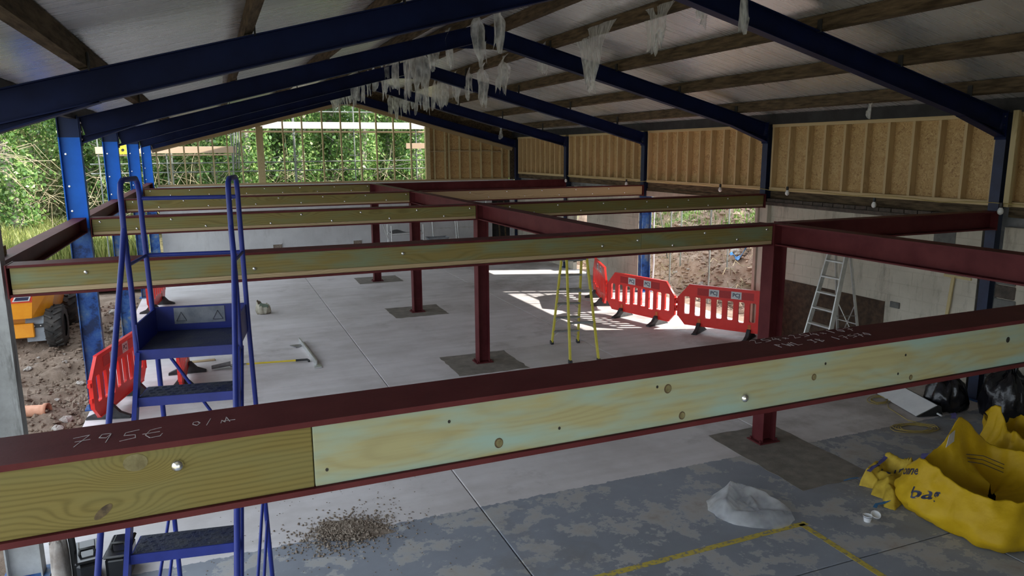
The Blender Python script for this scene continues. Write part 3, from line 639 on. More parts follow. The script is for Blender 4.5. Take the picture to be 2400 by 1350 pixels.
# ================================================================== STEELWORK OF THE MEZZANINE
def timber(p, x0, x1, yf, z0, z1, mat, name='timber_board'):
    return MB().cbox(x0+0.0015, x1-0.0015, yf, yf+0.085, z0, z1, 0.003).build(name, mat, p)
def steel_beam(label, x0, x1, y, boards=None, strip=True, mats=None, w=0.259, d=0.267, rz=0, bolts=None, endplates=True):
    b = thing('steel_beam', label, 'steel beam', (x0, y, T-d), rz)
    def bl(mb, name, mat): return mb.build(name, mat, b)
    bl(MB().ibeam((x0, y, T-d/2), (x1, y, T-d/2), d, w, 0.0205, 0.013), 'beam_section', M['red'])
    yf = y-w/2+0.012
    if boards:
        zb = T-d+0.0215
        for k in range(len(boards)-1):
            bd = timber(b, boards[k], boards[k+1], yf, zb+(0.045 if strip else 0), T-0.0215, mats[k % len(mats)])
        if strip: timber(b, boards[0], boards[-1], yf+0.004, zb, zb+0.043, M['strip'], 'packing_batten')
    if bolts:
        for (x, z) in bolts: inst('bolt', dome, b, (x, yf, z))
    if endplates:
        for xe, s in ((x0, 1), (x1, -1)):
            bl(MB().box(xe-0.006+s*0.006, xe+0.006+s*0.006, y-w/2-0.012, y+w/2+0.012, T-d-0.01, T+0.004), 'end_plate', M['red'])
    return b
def zig(x0, x1, st=0.467, up=True):
    out = []; x = x0; k = 0 if up else 1
    while x < x1: out.append((x, 2.788 if k % 2 == 0 else 2.672)); x += st; k += 1
    return out
def longbeam(label, x, y0, y1, w=0.203, d=0.26):
    b = thing('steel_beam', label, 'steel beam', (x, y0, T-d))
    MB().ibeam((x, y0, T-d/2), (x, y1, T-d/2), d, w, 0.016, 0.010).build('beam_section', M['red'], b)
    for ye, s in ((y0, 1), (y1, -1)): MB().box(x-w/2-0.01, x+w/2+0.01, ye-0.006+s*0.006, ye+0.006+s*0.006, T-d-0.005, T+0.002).build('end_plate', M['red'], b)
    return b
# front beam, lying a shade off square
FB = steel_beam('dark red steel beam with chalked numbers and pale timber facing, closest to the camera', -1.64, 6.32, 2.5724, [-1.62, 0.252, 4.6, 6.30], False, [M['timA'], M['timB'], M['timA']], rz=0.0130)
yf0 = 2.5724-0.1295+0.012
def onface(mb, name, mat, label=None):
    o = mb.build(name, mat, FB)
    if label: o['label'] = label
    return o
def disc(x, z, rx, rz_, name, mat, t=0.0012, tilt=0.0):
    c, s = math.cos(tilt), math.sin(tilt)
    pts = [(rx*math.cos(a)*c-rz_*math.sin(a)*s, rx*math.cos(a)*s+rz_*math.sin(a)*c) for a in [2*math.pi*k/14 for k in range(14)]]
    return MB().prism(pts, (x, yf0-t/2, z), (1, 0, 0), (0, 0, 1), (0, t/2, 0)).build(name, mat, FB)
for (x, z) in ((-0.175, 2.762), (2.119, 2.669)): inst('bolt', dome, FB, (x, yf0, z), None, (1.15, 1.2, 1.15))
disc(-0.294, 2.793, 0.036, 0.029, 'knot', M['knotpale']); disc(-0.398, 2.646, 0.034, 0.013, 'knot', M['knot'], tilt=0.7)
for (x, z, r) in ((0.943, 2.652, 0.018), (1.71, 2.766, 0.018), (1.787, 2.636, 0.016), (2.518, 2.713, 0.014), (3.156, 2.63, 0.012)):
    disc(x, z, r, r*1.15, 'knot', M['knot']); disc(x+r*0.1, z, r*0.74, r*0.88, 'knot_heart', M['knotpale'], 0.002)
for (x, z) in ((0.746, 2.769), (0.295, 2.661), (1.202, 2.671), (1.657, 2.781), (2.583, 2.77), (3.105, 2.751), (3.064, 2.66)): disc(x, z, 0.0055, 0.0065, 'screw_hole', M['hole'])
disc(3.864, 2.747, 0.014, 0.016, 'bolt_hole', M['hole'])
STK = {'7': [[(0, .85), (.75, 1), (.2, -.1)], [(.15, .42), (.85, .5)]], '9': [[(.6, .95), (.2, .95), (.1, .6), (.45, .5), (.65, .9), (.5, 0)]],
       '5': [[(.85, 1), (.2, .85), (.15, .55), (.7, .5), (.75, .15), (0, 0)]], '6': [[(.8, 1), (.25, .85), (.05, .35), (.3, 0), (.8, .05), (.9, .3)], [(-.1, .5), (.75, .55)]],
       'O': [[(.4, 0), (.05, .3), (.1, .65), (.45, .7), (.65, .4), (.4, 0)]], '/': [[(0, -.1), (.35, 1)]], 'A': [[(0, 0), (.1, .5), (.35, .1), (.5, 1), (.75, .1)], [(.15, .35), (1.2, .3)]],
       '2': [[(0, .8), (.35, 1), (.6, .75), (0, 0), (.7, .05)]], '4': [[(.5, 1), (0, .35), (.8, .4)], [(.55, .7), (.5, -.1)]], 'x': [[(.1, .1), (.5, .5)], [(.1, .5), (.5, .1)]],
       '1': [[(.3, 1), (.25, 0)]], '0': [[(.4, 0), (.05, .5), (.4, 1), (.7, .5), (.4, 0)]], 'P': [[(.1, 0), (.15, 1), (.7, .8), (.15, .45)]], 'W': [[(0, 1), (.2, 0), (.45, .7), (.65, 0), (.95, 1)]],
       'L': [[(.1, 1), (.1, 0), (.75, .05)]], 'J': [[(.6, 1), (.55, .1), (.1, 0)], [(.2, 1), (.9, 1)]], 'B': [[(.1, 0), (.15, 1), (.6, .8), (.2, .55), (.7, .3), (.1, 0)]], ' ': []}
def chalk(s, x, y, h, adv, slope=0.0, wd=0.0012):
    mb = MB()
    for ch in s:
        for st in STK[ch]:
            for (a, b) in zip(st[:-1], st[1:]):
                p = Vector((x+a[0]*adv*0.85, y+a[1]*h, T+0.0006)); q = Vector((x+b[0]*adv*0.85, y+b[1]*h, T+0.0006))
                d = (q-p); n = Vector((-d.y, d.x, 0)).normalized()*wd; e = d.normalized()*wd*0.6
                mb.prism([(0, 0), (1, 0), (1, 1), (0, 1)], p-n-e, d+e*2, n*2, (0, 0, 0.0005))
        x += adv; y += slope*adv
    return mb.build('chalk_writing', M['chalk'], FB)
chalk('7956', -0.478, 2.525, 0.085, 0.070, -0.10); chalk('O/A', -0.125, 2.560, 0.055, 0.045, -0.1)
chalk('254x254x107', 2.33, 2.640, 0.055, 0.060); chalk('PWL JB 17570', 2.385, 2.535, 0.050, 0.050)
# beam A, with its bare extension to the right-hand column
BA = steel_beam('red steel beam with green-tinged timber facing behind the blue steps, second from the camera', -1.64, 6.33, 7.225, [-1.61, 4.45, 6.31], True, [M['timC'], M['timC']],
           bolts=[(-1.06, 2.76), (1.70, 2.76), (3.95, 2.71), (4.40, 2.75), (4.87, 2.67), (5.31, 2.79), (5.78, 2.69), (6.22, 2.79), (0.30, 2.70)])
steel_beam('bare red steel beam from the near red post to the right-hand blue column', 6.55, 10.40, 7.25, None, w=0.203, d=0.26)
longbeam('bare red steel beam running towards the camera from the near red post', 6.44, 2.71, 7.10)
longbeam('long red steel beam along the middle, from the near cross beam to the middle post', 4.30, 7.36, 12.0)
longbeam('red steel beam along the middle, between the nearest and the second far post', 4.30, 12.22, 16.58)
longbeam('red steel beam along the middle, farthest length between the last two posts', 4.30, 16.82, 21.15)
mm = [M['timD'], M['timC'], M['timA']]
steel_beam('timber-faced red beam left of the middle, third from the camera, meeting a blue column', -1.66, 4.19, 12.1, [-1.64, 4.17], True, [M['timD']], bolts=zig(-1.54, 4.15))
steel_beam('timber-faced red beam right of the middle, third from the camera, ending at the cream wall', 4.41, 10.40, 12.1, [4.43, 10.36], True, [M['timD']], bolts=zig(4.8, 10.3))
steel_beam('timber-faced red beam left of the middle, fourth from the camera', -1.66, 4.19, 16.7, [-1.64, 4.17], True, [M['timD']], bolts=zig(-1.51, 4.15))
steel_beam('orange-toned timber-faced red beam right of the middle, fourth from the camera', 4.41, 10.40, 16.7, [4.43, 10.36], True, [M['strip']], bolts=zig(4.7, 10.3))
steel_beam('farthest timber-faced red beam, left of the middle under the open gable', -1.66, 4.19, 21.28, [-1.64, 4.17], True, [M['timD']], bolts=zig(-1.5, 4.15))
steel_beam('farthest red beam right of the middle, bare steel without timber', 4.41, 10.40, 21.28, None)
def edge(label, y0, y1):
    b = thing('edge_beam', label, 'steel beam', (-1.80, y0, T-0.21))
    MB().ibeam((-1.80, y0, T-0.105), (-1.80, y1, T-0.105), 0.21, 0.17, 0.013, 0.009).build('beam_section', M['red'], b)
    for ye, s in ((y0, 1), (y1, -1)):
        MB().box(-1.89, -1.71, ye-0.005+s*0.005, ye+0.005+s*0.005, T-0.215, T+0.005).build('end_plate', M['red'], b)
    return b
E1 = edge('red edge beam along the open left side, nearest length, with a timber offcut on it', 7.32, 12.02)
edge('red edge beam along the open left side between the first two bright blue columns', 12.18, 16.62)
edge('red edge beam along the open left side, third length', 16.78, 21.20); edge('red edge beam along the open left side, farthest length at the gable', 21.36, 25.37)
tag(MB().cbox(-1.86, -1.80, 7.36, 7.95, T+0.001, T+0.085, 0.004).build('timber_offcut', M['timA']), 'pale sawn timber offcut lying on the nearest left edge beam', 'timber')
def post(label, x, y):
    p = thing('steel_post', label, 'steel post', (x, y, 0)); h = T-0.262
    MB().ibeam((x, y, 0.02), (x, y, h), 0.206, 0.203, 0.0125, 0.0085, (1, 0, 0)).build('post_section', M['red'], p)
    MB().box(x-0.16, x+0.16, y-0.13, y+0.13, 0.003, 0.02).build('base_plate', M['red'], p)
    MB().box(x-0.11, x+0.11, y-0.11, y+0.11, h-0.014, h-0.002).build('cap_plate', M['red'], p)
    MB().box(x-0.085, x+0.085, y-0.095, y+0.095, h, T-0.004).build('stub', M['red'], p)
    for dx in (-0.13, 0.13):
        for dy in (-0.09, 0.09): MB().lathe([(0.014, 0.02), (0.014, 0.05), (0.0005, 0.051)], 6, (x+dx, y+dy, 0), smooth=False).build('anchor_bolt', M['red'], p)
post('dark red steel post nearest the camera, standing in a dark infill patch', 6.44, 7.20)
post('dark red steel post, nearest of the far row of three', 4.30, 12.1)
post('dark red steel post in the middle of the far row of three', 4.30, 16.7)
post('dark red steel post, farthest of the row of three', 4.30, 21.28)

# ================================================================== THINGS
# ---- blue mobile steps with platform
def blue_steps():
    t = thing('platform_steps', 'blue steel mobile platform steps with handrails, standing behind the chalked front beam', 'steps', (-0.21, 4.80, 0), R(-8.6))
    def B(mb, name, mat='stepblue', parent=None):
        o = mb.build(name, M[mat], parent or t, False); return o
    ZP, W, r = 2.58, 0.285, 0.0165
    B(MB().box(-W, W, 0.0, 0.50, ZP-0.035, ZP-0.004), 'platform')
    B(MB().box(-W+0.012, W-0.012, 0.012, 0.49, ZP-0.004, ZP), 'platform_tread', 'tread')
    B(MB().box(-W, W, -0.012, 0.0, ZP-0.06, ZP+0.002), 'platform_lip')
    k = B(MB().box(-W, W, 0.49, 0.502, ZP-0.03, ZP+0.165), 'kickboard')
    B(MB().box(-W-0.006, -W+0.004, 0.0, 0.50, ZP-0.03, ZP+0.16), 'kickboard'); B(MB().box(W-0.004, W+0.006, 0.0, 0.50, ZP-0.03, ZP+0.16), 'kickboard')
    B(MB().box(-0.17, 0.15, 0.485, 0.4895, ZP+0.045, ZP+0.155), 'warning_sign', 'notice')
    for x in (-0.125, 0.105):
        p = [(x-0.032, ZP+0.065), (x+0.032, ZP+0.065), (x, ZP+0.125)]; mb = MB()
        for a, b in zip(p, p[1:]+p[:1]): mb.bar((a[0], 0.4835, a[1]), (b[0], 0.4835, b[1]), 0.002, 0.005, (0, 1, 0))
        B(mb, 'warning_triangle', 'ink')
    sl = 0.155/0.25
    for s in (-1, 1):
        x = s*(W+0.012)
        loop = [(x, 0.485, ZP-0.03), (x, 0.45, ZP+0.55), (x, 0.43, ZP+0.93), (x, 0.415, ZP+0.985), (x, 0.37, ZP+1.02), (x, 0.08, ZP+1.02), (x, 0.03, ZP+1.0), (x, 0.006, ZP+0.95), (x, 0.0, ZP+0.70), (x, 0.03, ZP+0.35), (x, 0.005, ZP-0.03)]
        B(MB().tube(loop, r, 10), 'handrail')
        lo = [(x, 0.0, ZP+0.74), (x+s*0.012, -0.06, ZP+0.56), (x+s*0.03, -0.06-sl*1.0, ZP-0.44), (x+s*0.04, -0.06-sl*2.25, ZP-1.69), (x+s*0.04, -0.05-sl*2.5, 0.45), (x, -0.02-sl*2.45, 0.20)]
        B(MB().tube(lo, r, 10), 'stair_rail')
        B(MB().bar((x-s*0.012, -0.01, ZP-0.02), (x-s*0.012, -0.01-sl*ZP, 0.02), 0.026, 0.05, (0, 1, 0)), 'stringer')
        B(MB().tube([(x, 0.07, ZP-0.03), (x, 0.07-sl*(ZP-0.1), 0.07)], 0.013, 8), 'stringer_tube')
        B(MB().tube([(x, 0.485, ZP-0.02), (x+s*0.012, 0.56, 1.36), (x+s*0.03, 0.64, 0.02)], r, 10), 'rear_leg')
        B(MB().tube([(x+s*0.012, 0.56, 1.36), (x, -0.9, 0.55), (x, -1.30, 0.30)], 0.011, 8), 'side_brace')
        B(MB().tube([(x+s*0.018, 0.58, 1.10), (x, -0.62, 0.30)], 0.011, 8), 'side_brace')
        B(MB().tube([(x, 0.455, ZP+0.52), (x, 0.01, ZP+0.52)], 0.011, 8), 'side_bar')
        for y in (0.64, -1.60): B(MB().lathe([(0.022, 0.0), (0.024, 0.03), (0.018, 0.04)], 10, (x+(s*0.03 if y > 0 else 0), y, 0)), 'rubber_foot', 'rubber')
    for z, y in ((ZP+0.89, 0.435), (ZP+0.52, 0.455)): B(MB().tube([(-W-0.01, y, z), (W+0.01, y, z)], 0.0135, 8), 'back_bar')
    B(MB().tube([(-W-0.024, 0.56, 1.36), (W+0.024, 0.56, 1.36)], 0.012, 8), 'rear_bar')
    B(MB().tube([(-W, 0.485, ZP-0.06), (W+0.02, 0.555, 1.42)], 0.011, 8), 'rear_brace')
    sm = MB(); sm.box(-W+0.012, W-0.012, 0.0, 0.215, -0.034, -0.004); sm.box(-W+0.012, W-0.012, -0.008, 0.0, -0.055, 0.0)
    sme = sm.mesh('step'); sme.materials.append(M['stepblue'])
    tm = MB().box(-W+0.02, W-0.02, 0.004, 0.21, -0.004, 0.0); n = 0
    for i in range(11):                       # raised anti-slip dimples
        for j in range(4):
            cx, cy = -0.235+i*0.047+(0.02 if j % 2 else 0), 0.03+j*0.05; tm.obox((cx, cy, 0.001), (0.012, 0.005, 0), (-0.003, 0.006, 0), (0, 0, 0.0018))
    tme = tm.mesh('tread'); tme.materials.append(M['tread'])
    for k in range(1, 10):
        st = link('step', sme, t); st.location = (0, -0.155*k, ZP-0.25*k)
        tr = link('tread', tme, st)
blue_steps()

# ---- red plastic pedestrian barriers
def curve_mesh(outer, holes, ext):
    cu = bpy.data.curves.new('outline', 'CURVE'); cu.dimensions = '2D'; cu.fill_mode = 'BOTH'; cu.extrude = ext
    for pts in [outer]+holes:
        sp = cu.splines.new('POLY'); sp.points.add(len(pts)-1); sp.use_cyclic_u = True
        for p, q in zip(sp.points, pts): p.co = (q[0], q[1], 0, 1)
    o = bpy.data.objects.new('tmp', cu); COL.objects.link(o)
    me = bpy.data.meshes.new_from_object(o.evaluated_get(bpy.context.evaluated_depsgraph_get())); bpy.data.objects.remove(o)
    me.transform(Matrix.Rotation(math.pi/2, 4, 'X')); return me
def rrect(x0, x1, z0, z1, r):
    pts = []
    for cx, cz, a0 in ((x1-r, z1-r, 0), (x0+r, z1-r, 90), (x0+r, z0+r, 180), (x1-r, z0+r, 270)):
        for k in range(4): a = R(a0+30*k); pts.append((cx+r*math.cos(a), cz+r*math.sin(a)))
    return pts
def barrier_proto(label):
    t = thing('safety_barrier', label, 'barrier', (0, 0, 0), 0, 'red plastic barriers')
    out = [(-0.99, 0.30), (-0.99, 0.72), (-0.76, 0.995), (0.76, 0.995), (0.99, 0.72), (0.99, 0.30), (0.84, 0.13), (-0.84, 0.13)]
    holes = []
    for k in range(8):
        x = -0.80+k*0.2285; lo = 0.36 if k in (0, 7) else (0.31 if k in (2, 5) else 0.34)
        holes.append(rrect(x-0.062, x+0.062, lo, 0.735, 0.03))
    me = curve_mesh(out, holes, 0.022); me.materials.append(M['barrier']); link('panel', me, t)
    fr = MB()
    fr.box(-0.76, 0.76, -0.028, 0.028, 0.972, 0.998); fr.box(-0.84, 0.84, -0.028, 0.028, 0.128, 0.15)
    for s in (-1, 1): fr.box(min(s*0.985, s*1.005), max(s*0.985, s*1.005), -0.028, 0.028, 0.30, 0.72)
    fr.build('panel_edge', M['barrier'], t, False)
    for f in (-1, 1):
        for a, b in ((-0.58, -0.34), (-0.12, 0.12), (0.34, 0.58)): MB().box(a, b, f*0.0235-0.0012, f*0.0235+0.0012, 0.785, 0.935).build('reflective_strip', M['refl'], t, False)
        for x in (-0.23, 0.23):
            p = MB().box(x-0.105, x+0.105, f*0.0237-0.0012, f*0.0237+0.0012, 0.785, 0.935).build('sticker', M['label'], t, False)
            tm = textmesh('PCJ', 0.105); tm.transform(Matrix.Rotation(math.pi/2, 4, 'X'))
            if f > 0: tm.transform(Matrix.Rotation(math.pi, 4, 'Z'))
            tm.materials.clear(); tm.materials.append(M['ink'])
            o = link('lettering', tm, p); o.location = (x, f*0.0257, 0.86)
    for x in (-0.52, 0.52):
        prof = [(-0.30, 0.0), (-0.30, 0.03), (-0.16, 0.09), (-0.07, 0.20), (0.07, 0.20), (0.16, 0.09), (0.30, 0.03), (0.30, 0.0)]
        ft = MB().prism(prof, (x, 0, 0.002), (0, 1, 0), (0, 0, 1), (0.035, 0, 0))
        ft.prism([(-0.30, 0), (-0.30, 0.018), (0.30, 0.018), (0.30, 0)], (x, 0, 0.002), (0, 1, 0), (0, 0, 1), (0.055, 0, 0)); ft.build('foot', M['rubber'], t, False)
        MB().box(x-0.032, x+0.032, -0.031, 0.031, 0.14, 0.29).build('foot_peg', M['orangeplug'], t, False)
    for s, z in ((-1, 0.40), (-1, 0.62), (1, 0.46), (1, 0.56)):
        MB().box(min(s*1.0, s*1.05), max(s*1.0, s*1.05), -0.02, 0.02, z, z+0.06).build('hook', M['barrier'], t, False)
    return t
bp_ = barrier_proto('red plastic barrier lettered PCJ, next to the near red post and dug bank')
bars = [((9.48, 11.93), (0.55, -0.835), None), ((8.62, 13.78), (0.27, -0.963), 'red plastic barrier lettered PCJ, between the yellow ladder and the open side'),
        ((8.82, 15.98), (0.34, 0.94), 'red plastic barrier seen almost edge-on behind the yellow ladder'),
        ((-1.50, 12.02), (0.25, 0.968), 'red plastic barrier lettered PCJ beside the brown soil and bright blue column'),
        ((-0.66, 12.95), (0.03, 0.999), 'red plastic barrier seen edge-on behind the legs of the blue steps'),
        ((-1.47, 19.6), (0.12, 0.99), 'farthest red plastic barrier on the left edge of the slab')]
for k, ((x, y), (dx, dy), lab) in enumerate(bars):
    b = bp_ if k == 0 else copy_tree(bp_)
    b.location = (x, y, 0.0); b.rotation_euler = (0, 0, math.atan2(dy, dx))
    if lab: b['label'] = lab

# ---- yellow fibreglass step ladder
def yellow_ladder():
    t = thing('step_ladder', 'yellow fibreglass step ladder standing open on the concrete floor', 'ladder', (6.10, 12.05, 0), -0.20)
    H = 2.2
    def at(s, f, z): k = z/H; return (s*(0.265-0.09*k), (0.62-0.56*k) if f > 0 else -(0.78-0.72*k), z)
    for f in (1, -1):
        for s in (-1, 1):
            MB().bar(at(s, f, 0.03), at(s, f, H), 0.03, 0.075, (0, 1, 0)).build('stile', M['yellowfrp'], t, False)
            c = at(s, f, 0.0); MB().cbox(c[0]-0.03, c[0]+0.03, c[1]-0.05, c[1]+0.05, 0, 0.07, 0.006).build('foot', M['rubber'], t, False)
    for k in range(1, 8):
        z = 0.29*k; a = at(-1, 1, z); b = at(1, 1, z)
        MB().cbox(a[0], b[0], a[1]-0.055, a[1]+0.045, z-0.028, z, 0.004).build('step', M['tread_alu'], t, False)
        if k < 4:
            for s in (-1, 1): p = at(s, 1, z-0.13); q = at(s, 1, z); MB().tube([(p[0], p[1], p[2]), (q[0]-s*0.13, q[1], q[2]-0.02)], 0.007, 6).build('step_brace', M['alu'], t, False)
    for z in (0.70, 1.25, 1.8):
        a = at(-1, -1, z); MB().cbox(a[0], -a[0], a[1]-0.018, a[1]+0.018, z-0.025, z+0.012, 0.003).build('rear_bar', M['tread_alu'], t, False)
    for s in (-1, 1):
        a, b = at(s, 1, 1.05), at(s, -1, 1.05)
        MB().tube([a, (s*0.20, 0.0, 1.0), b], 0.008, 6).build('spreader', M['alu'], t, False)
        a, b = at(s, -1, 0.70), at(0.3*s, -1, 0.58); MB().tube([(a[0]-s*0.12, a[1], 0.69), (a[0], a[1], 0.58)], 0.007, 6).build('step_brace', M['alu'], t, False)
    MB().cbox(-0.19, 0.19, -0.10, 0.10, H, H+0.04, 0.008).build('top_cap', M['yellowfrp'], t, False)
yellow_ladder()
def alu_ladder():
    t = thing('step_ladder', 'grey aluminium step ladder standing against the cream block wall', 'ladder', (9.74, 9.32, 0), R(-90))
    H = 2.12
    def at(s, f, z): k = z/H; return (s*((0.29 if f < 0 else 0.26)-0.11*k), (-0.52+0.50*k) if f < 0 else (0.42-0.38*k), z)
    for s in (-1, 1):
        MB().bar(at(s, -1, 0.0), at(s, -1, H), 0.025, 0.085, (0, 1, 0)).build('stile', M['alu'], t, False)
        MB().bar(at(s, 1, 0.0), at(s, 1, H-0.05), 0.02, 0.045, (0, 1, 0)).build('rear_leg', M['alu'], t, False)
        a, b = at(s, -1, 1.0), at(s, 1, 0.95); MB().tube([a, b], 0.006, 6).build('spreader', M['steeldull'], t, False)
    for k in range(1, 8):
        z = 0.27*k; a = at(-1, -1, z)
        MB().cbox(a[0], -a[0], a[1]-0.045, a[1]+0.045, z-0.03, z, 0.004).build('step', M['alu'], t, False)
    for z in (0.35, 0.8): a = at(-1, 1, z); MB().tube([a, (-a[0], a[1], z)], 0.01, 6).build('rear_bar', M['alu'], t, False)
    a, b = at(-1, 1, 0.35), at(1, 1, 1.15); MB().tube([a, b], 0.009, 6).build('rear_brace', M['alu'], t, False)
    a, b = at(1, 1, 0.35), at(-1, 1, 1.15); MB().tube([a, b], 0.009, 6).build('rear_brace', M['alu'], t, False)
    MB().cbox(-0.19, 0.19, -0.09, 0.08, H, H+0.02, 0.004).build('top_cap', M['alu'], t, False)
alu_ladder()

# ---- dumper outside on the left
def wheel(parent, x, y, z, r, w):
    me = MB().lathe([(r*0.55, -w/2), (r*0.86, -w*0.52), (r*0.95, -w*0.44), (r*0.97, -w*0.2), (r*0.97, w*0.2), (r*0.95, w*0.44), (r*0.86, w*0.52), (r*0.55, w/2)], 28, (x, y, z), 'x', cap=False)
    for k in range(16):
        for s in (-1, 1):
            a = 2*math.pi*(k+(0.5 if s > 0 else 0))/16; ca, sa = math.cos(a), math.sin(a); a2 = a+0.22; cb, sb = math.cos(a2), math.sin(a2)
            p = Vector((x+s*w*0.47, y+r*0.96*ca, z+r*0.96*sa)); q = Vector((x+s*w*0.04, y+r*0.97*cb, z+r*0.97*sb))
            me.bar(p, q, 0.035, 0.06, (0, (ca+cb)/2, (sa+sb)/2))
    o = me.build('tyre', M['tyre'], parent)
    MB().lathe([(0.02, -w*0.36), (r*0.3, -w*0.30), (r*0.56, -w*0.42), (r*0.56, w*0.42), (r*0.3, w*0.30), (0.02, w*0.36)], 20, (x, y, z), 'x').build('rim', M['black'], o)
def dumper_build():
    t = thing('site_dumper', 'orange site dumper with a grey mud flap parked on the soil', 'dumper', (-3.75, 17.1, 0))
    def hx(u, v): return -3.75+u*(0.72+0.28*v)
    U = [-0.62, -0.42, 0.42, 0.78, 0.78, -0.62]; Y = [16.75, 16.38, 16.38, 16.75, 18.0, 18.0]
    def fn(u, v):
        i = int(round(u*6)) % 6; return (hx(U[i], v), Y[i]+(-0.10*v if i < 4 else 0.1*v), 0.62+0.80*v)
    hop = MB().grid(fn, 6, 2, False, True); hop.add([fn(i/6, 0) for i in range(6)], [(0, 1, 2, 3, 4, 5)]); hop.build('hopper', M['orange'], t)
    def fy(v): return 16.374-0.1*v
    b = MB(); v0, v1 = 0.40, 0.66
    b.add([(hx(-.30, v0), fy(v0), 0.62+0.8*v0), (hx(.42, v0), fy(v0), 0.62+0.8*v0), (hx(.42, v1), fy(v1), 0.62+0.8*v1), (hx(-.30, v1), fy(v1), 0.62+0.8*v1)], [(0, 1, 2, 3)]); b.build('red_band', M['dred'], t)
    MB().prism([(-3.72, 0.975), (-3.44, 0.975), (-3.40, 1.07), (-3.67, 1.07)], (0, 16.310, 0), (1, 0, 0), (0, -0.1, 1), (0, 0.002, 0)).build('badge', M['label'], t).location.y += 0.1
    MB().prism([(-3.69, 0.990), (-3.46, 0.990), (-3.43, 1.055), (-3.65, 1.055)], (0, 16.306, 0), (1, 0, 0), (0, -0.1, 1), (0, 0.002, 0)).build('badge_panel', M['ink'], t).location.y += 0.1
    MB().cbox(-4.1, -3.3, 16.65, 18.7, 0.36, 0.60, 0.02).build('chassis', M['orange'], t); MB().cbox(-4.25, -3.45, 16.45, 16.55, 0.22, 0.50, 0.015).build('front_plate', M['orange'], t)
    for x in (-3.12, -4.40):
        wheel(t, x, 16.78, 0.36, 0.41, 0.30); wheel(t, x, 18.5, 0.36, 0.41, 0.30)
    f = MB().prism([(-3.62, 0.42), (-3.60, 0.60), (-3.30, 0.62), (-3.27, 0.42)], (0, 16.42, 0), (1, 0, 0), (0, 0.35, 1), (0, 0.008, 0)); f.cbox(-3.60, -3.28, 16.53, 16.55, 0.12, 0.44, 0.006)
    fl_ = f.build('mud_flap', M['greyflap'], t); MB().box(-3.64, -3.26, 16.515, 16.53, 0.40, 0.47).build('clamp_bar', M['black'], fl_)
    for x in (-3.56, -3.45, -3.34): inst('bolt', sbolt, fl_, (x, 16.512, 0.435))
    MB().cbox(-4.05, -3.4, 18.0, 18.9, 0.6, 1.15, 0.04).build('engine_cover', M['orange'], t)
    MB().cbox(-3.95, -3.5, 18.1, 18.5, 1.15, 1.25, 0.03).build('seat', M['black'], t)
dumper_build()

# ---- sacks and bags
def blob(cx, cy, rx, ry, prof, seed, fold=0.10, nu=72, nv=26, rim=None, sq=2.6):
    """a slumped cloth body: closed rings following prof (radius factor, height), folds by noise; rim(a) scales height with angle"""
    def fn(u, v):
        a = 2*math.pi*u; k = v*(len(prof)-1); i = min(int(k), len(prof)-2); t = k-i
        rr = prof[i][0]*(1-t)+prof[i+1][0]*t; hh = prof[i][1]*(1-t)+prof[i+1][1]*t
        ca, sa = math.cos(a), math.sin(a); se = (abs(ca)**sq+abs(sa)**sq)**(-1/sq)
        f = 1+fold*fbm(ca*2.2+seed, sa*2.2, hh*2.5, 4)+fold*0.5*fbm(ca*6+seed, sa*6, hh*5, 3)
        h = hh*(rim(a) if rim else 1)*(1+fold*0.9*fbm(ca*2+seed*3, sa*2, 5+v, 3))
        return (cx+rx*rr*se*ca*f, cy+ry*rr*se*sa*f, max(0.004, h+(0.03*fbm(ca*7*rr, sa*7*rr, seed) if rr < 0.97 else 0)))
    return MB().grid(fn, nu, nv, True, True)
def gauss(a, c, w): d = (a-c+math.pi) % (2*math.pi)-math.pi; return math.exp(-(d/w)**2)
def project_text(s, size, obj, org, dirv, upv, parent, mat):
    """print lettering on to cloth: every letter vertex is cast on to the fabric"""
    me = obj.data; off = wloc(obj); bvh = BVHTree.FromPolygons([Vector(v.co)+off for v in me.vertices], [tuple(p.vertices) for p in me.polygons])
    tm = textmesh(s, size, 0.0); d = Vector(dirv).normalized(); upv = Vector(upv); rt_ = d.cross(upv).normalized(); upv = rt_.cross(d)
    bm = bmesh.new(); bm.from_mesh(tm); bmesh.ops.triangulate(bm, faces=bm.faces); bmesh.ops.subdivide_edges(bm, edges=bm.edges, cuts=1); ok = True
    for v in bm.verts:
        o = Vector(org)+rt_*v.co.x+upv*v.co.y
        h = bvh.ray_cast(o, d)
        if h[0] is None: ok = False; break
        v.co = h[0]-d*0.004-wloc(parent)
    if ok:
        bm.to_mesh(tm); tm.materials.clear(); tm.materials.append(mat); link('printed_lettering', tm, parent)
    bm.free(); return ok
def ribbon(pts, w, nrm=(0, 0, 1)):
    mb = MB(); P = [Vector(p) for p in pts]; vs = []
    for i, p in enumerate(P):
        t = (P[min(i+1, len(P)-1)]-P[max(i-1, 0)]).normalized(); n = t.cross(Vector(nrm)).normalized()*w/2; vs += [p-n, p+n]
    mb.add(vs, [(2*i, 2*i+1, 2*i+3, 2*i+2) for i in range(len(P)-1)], True); return mb
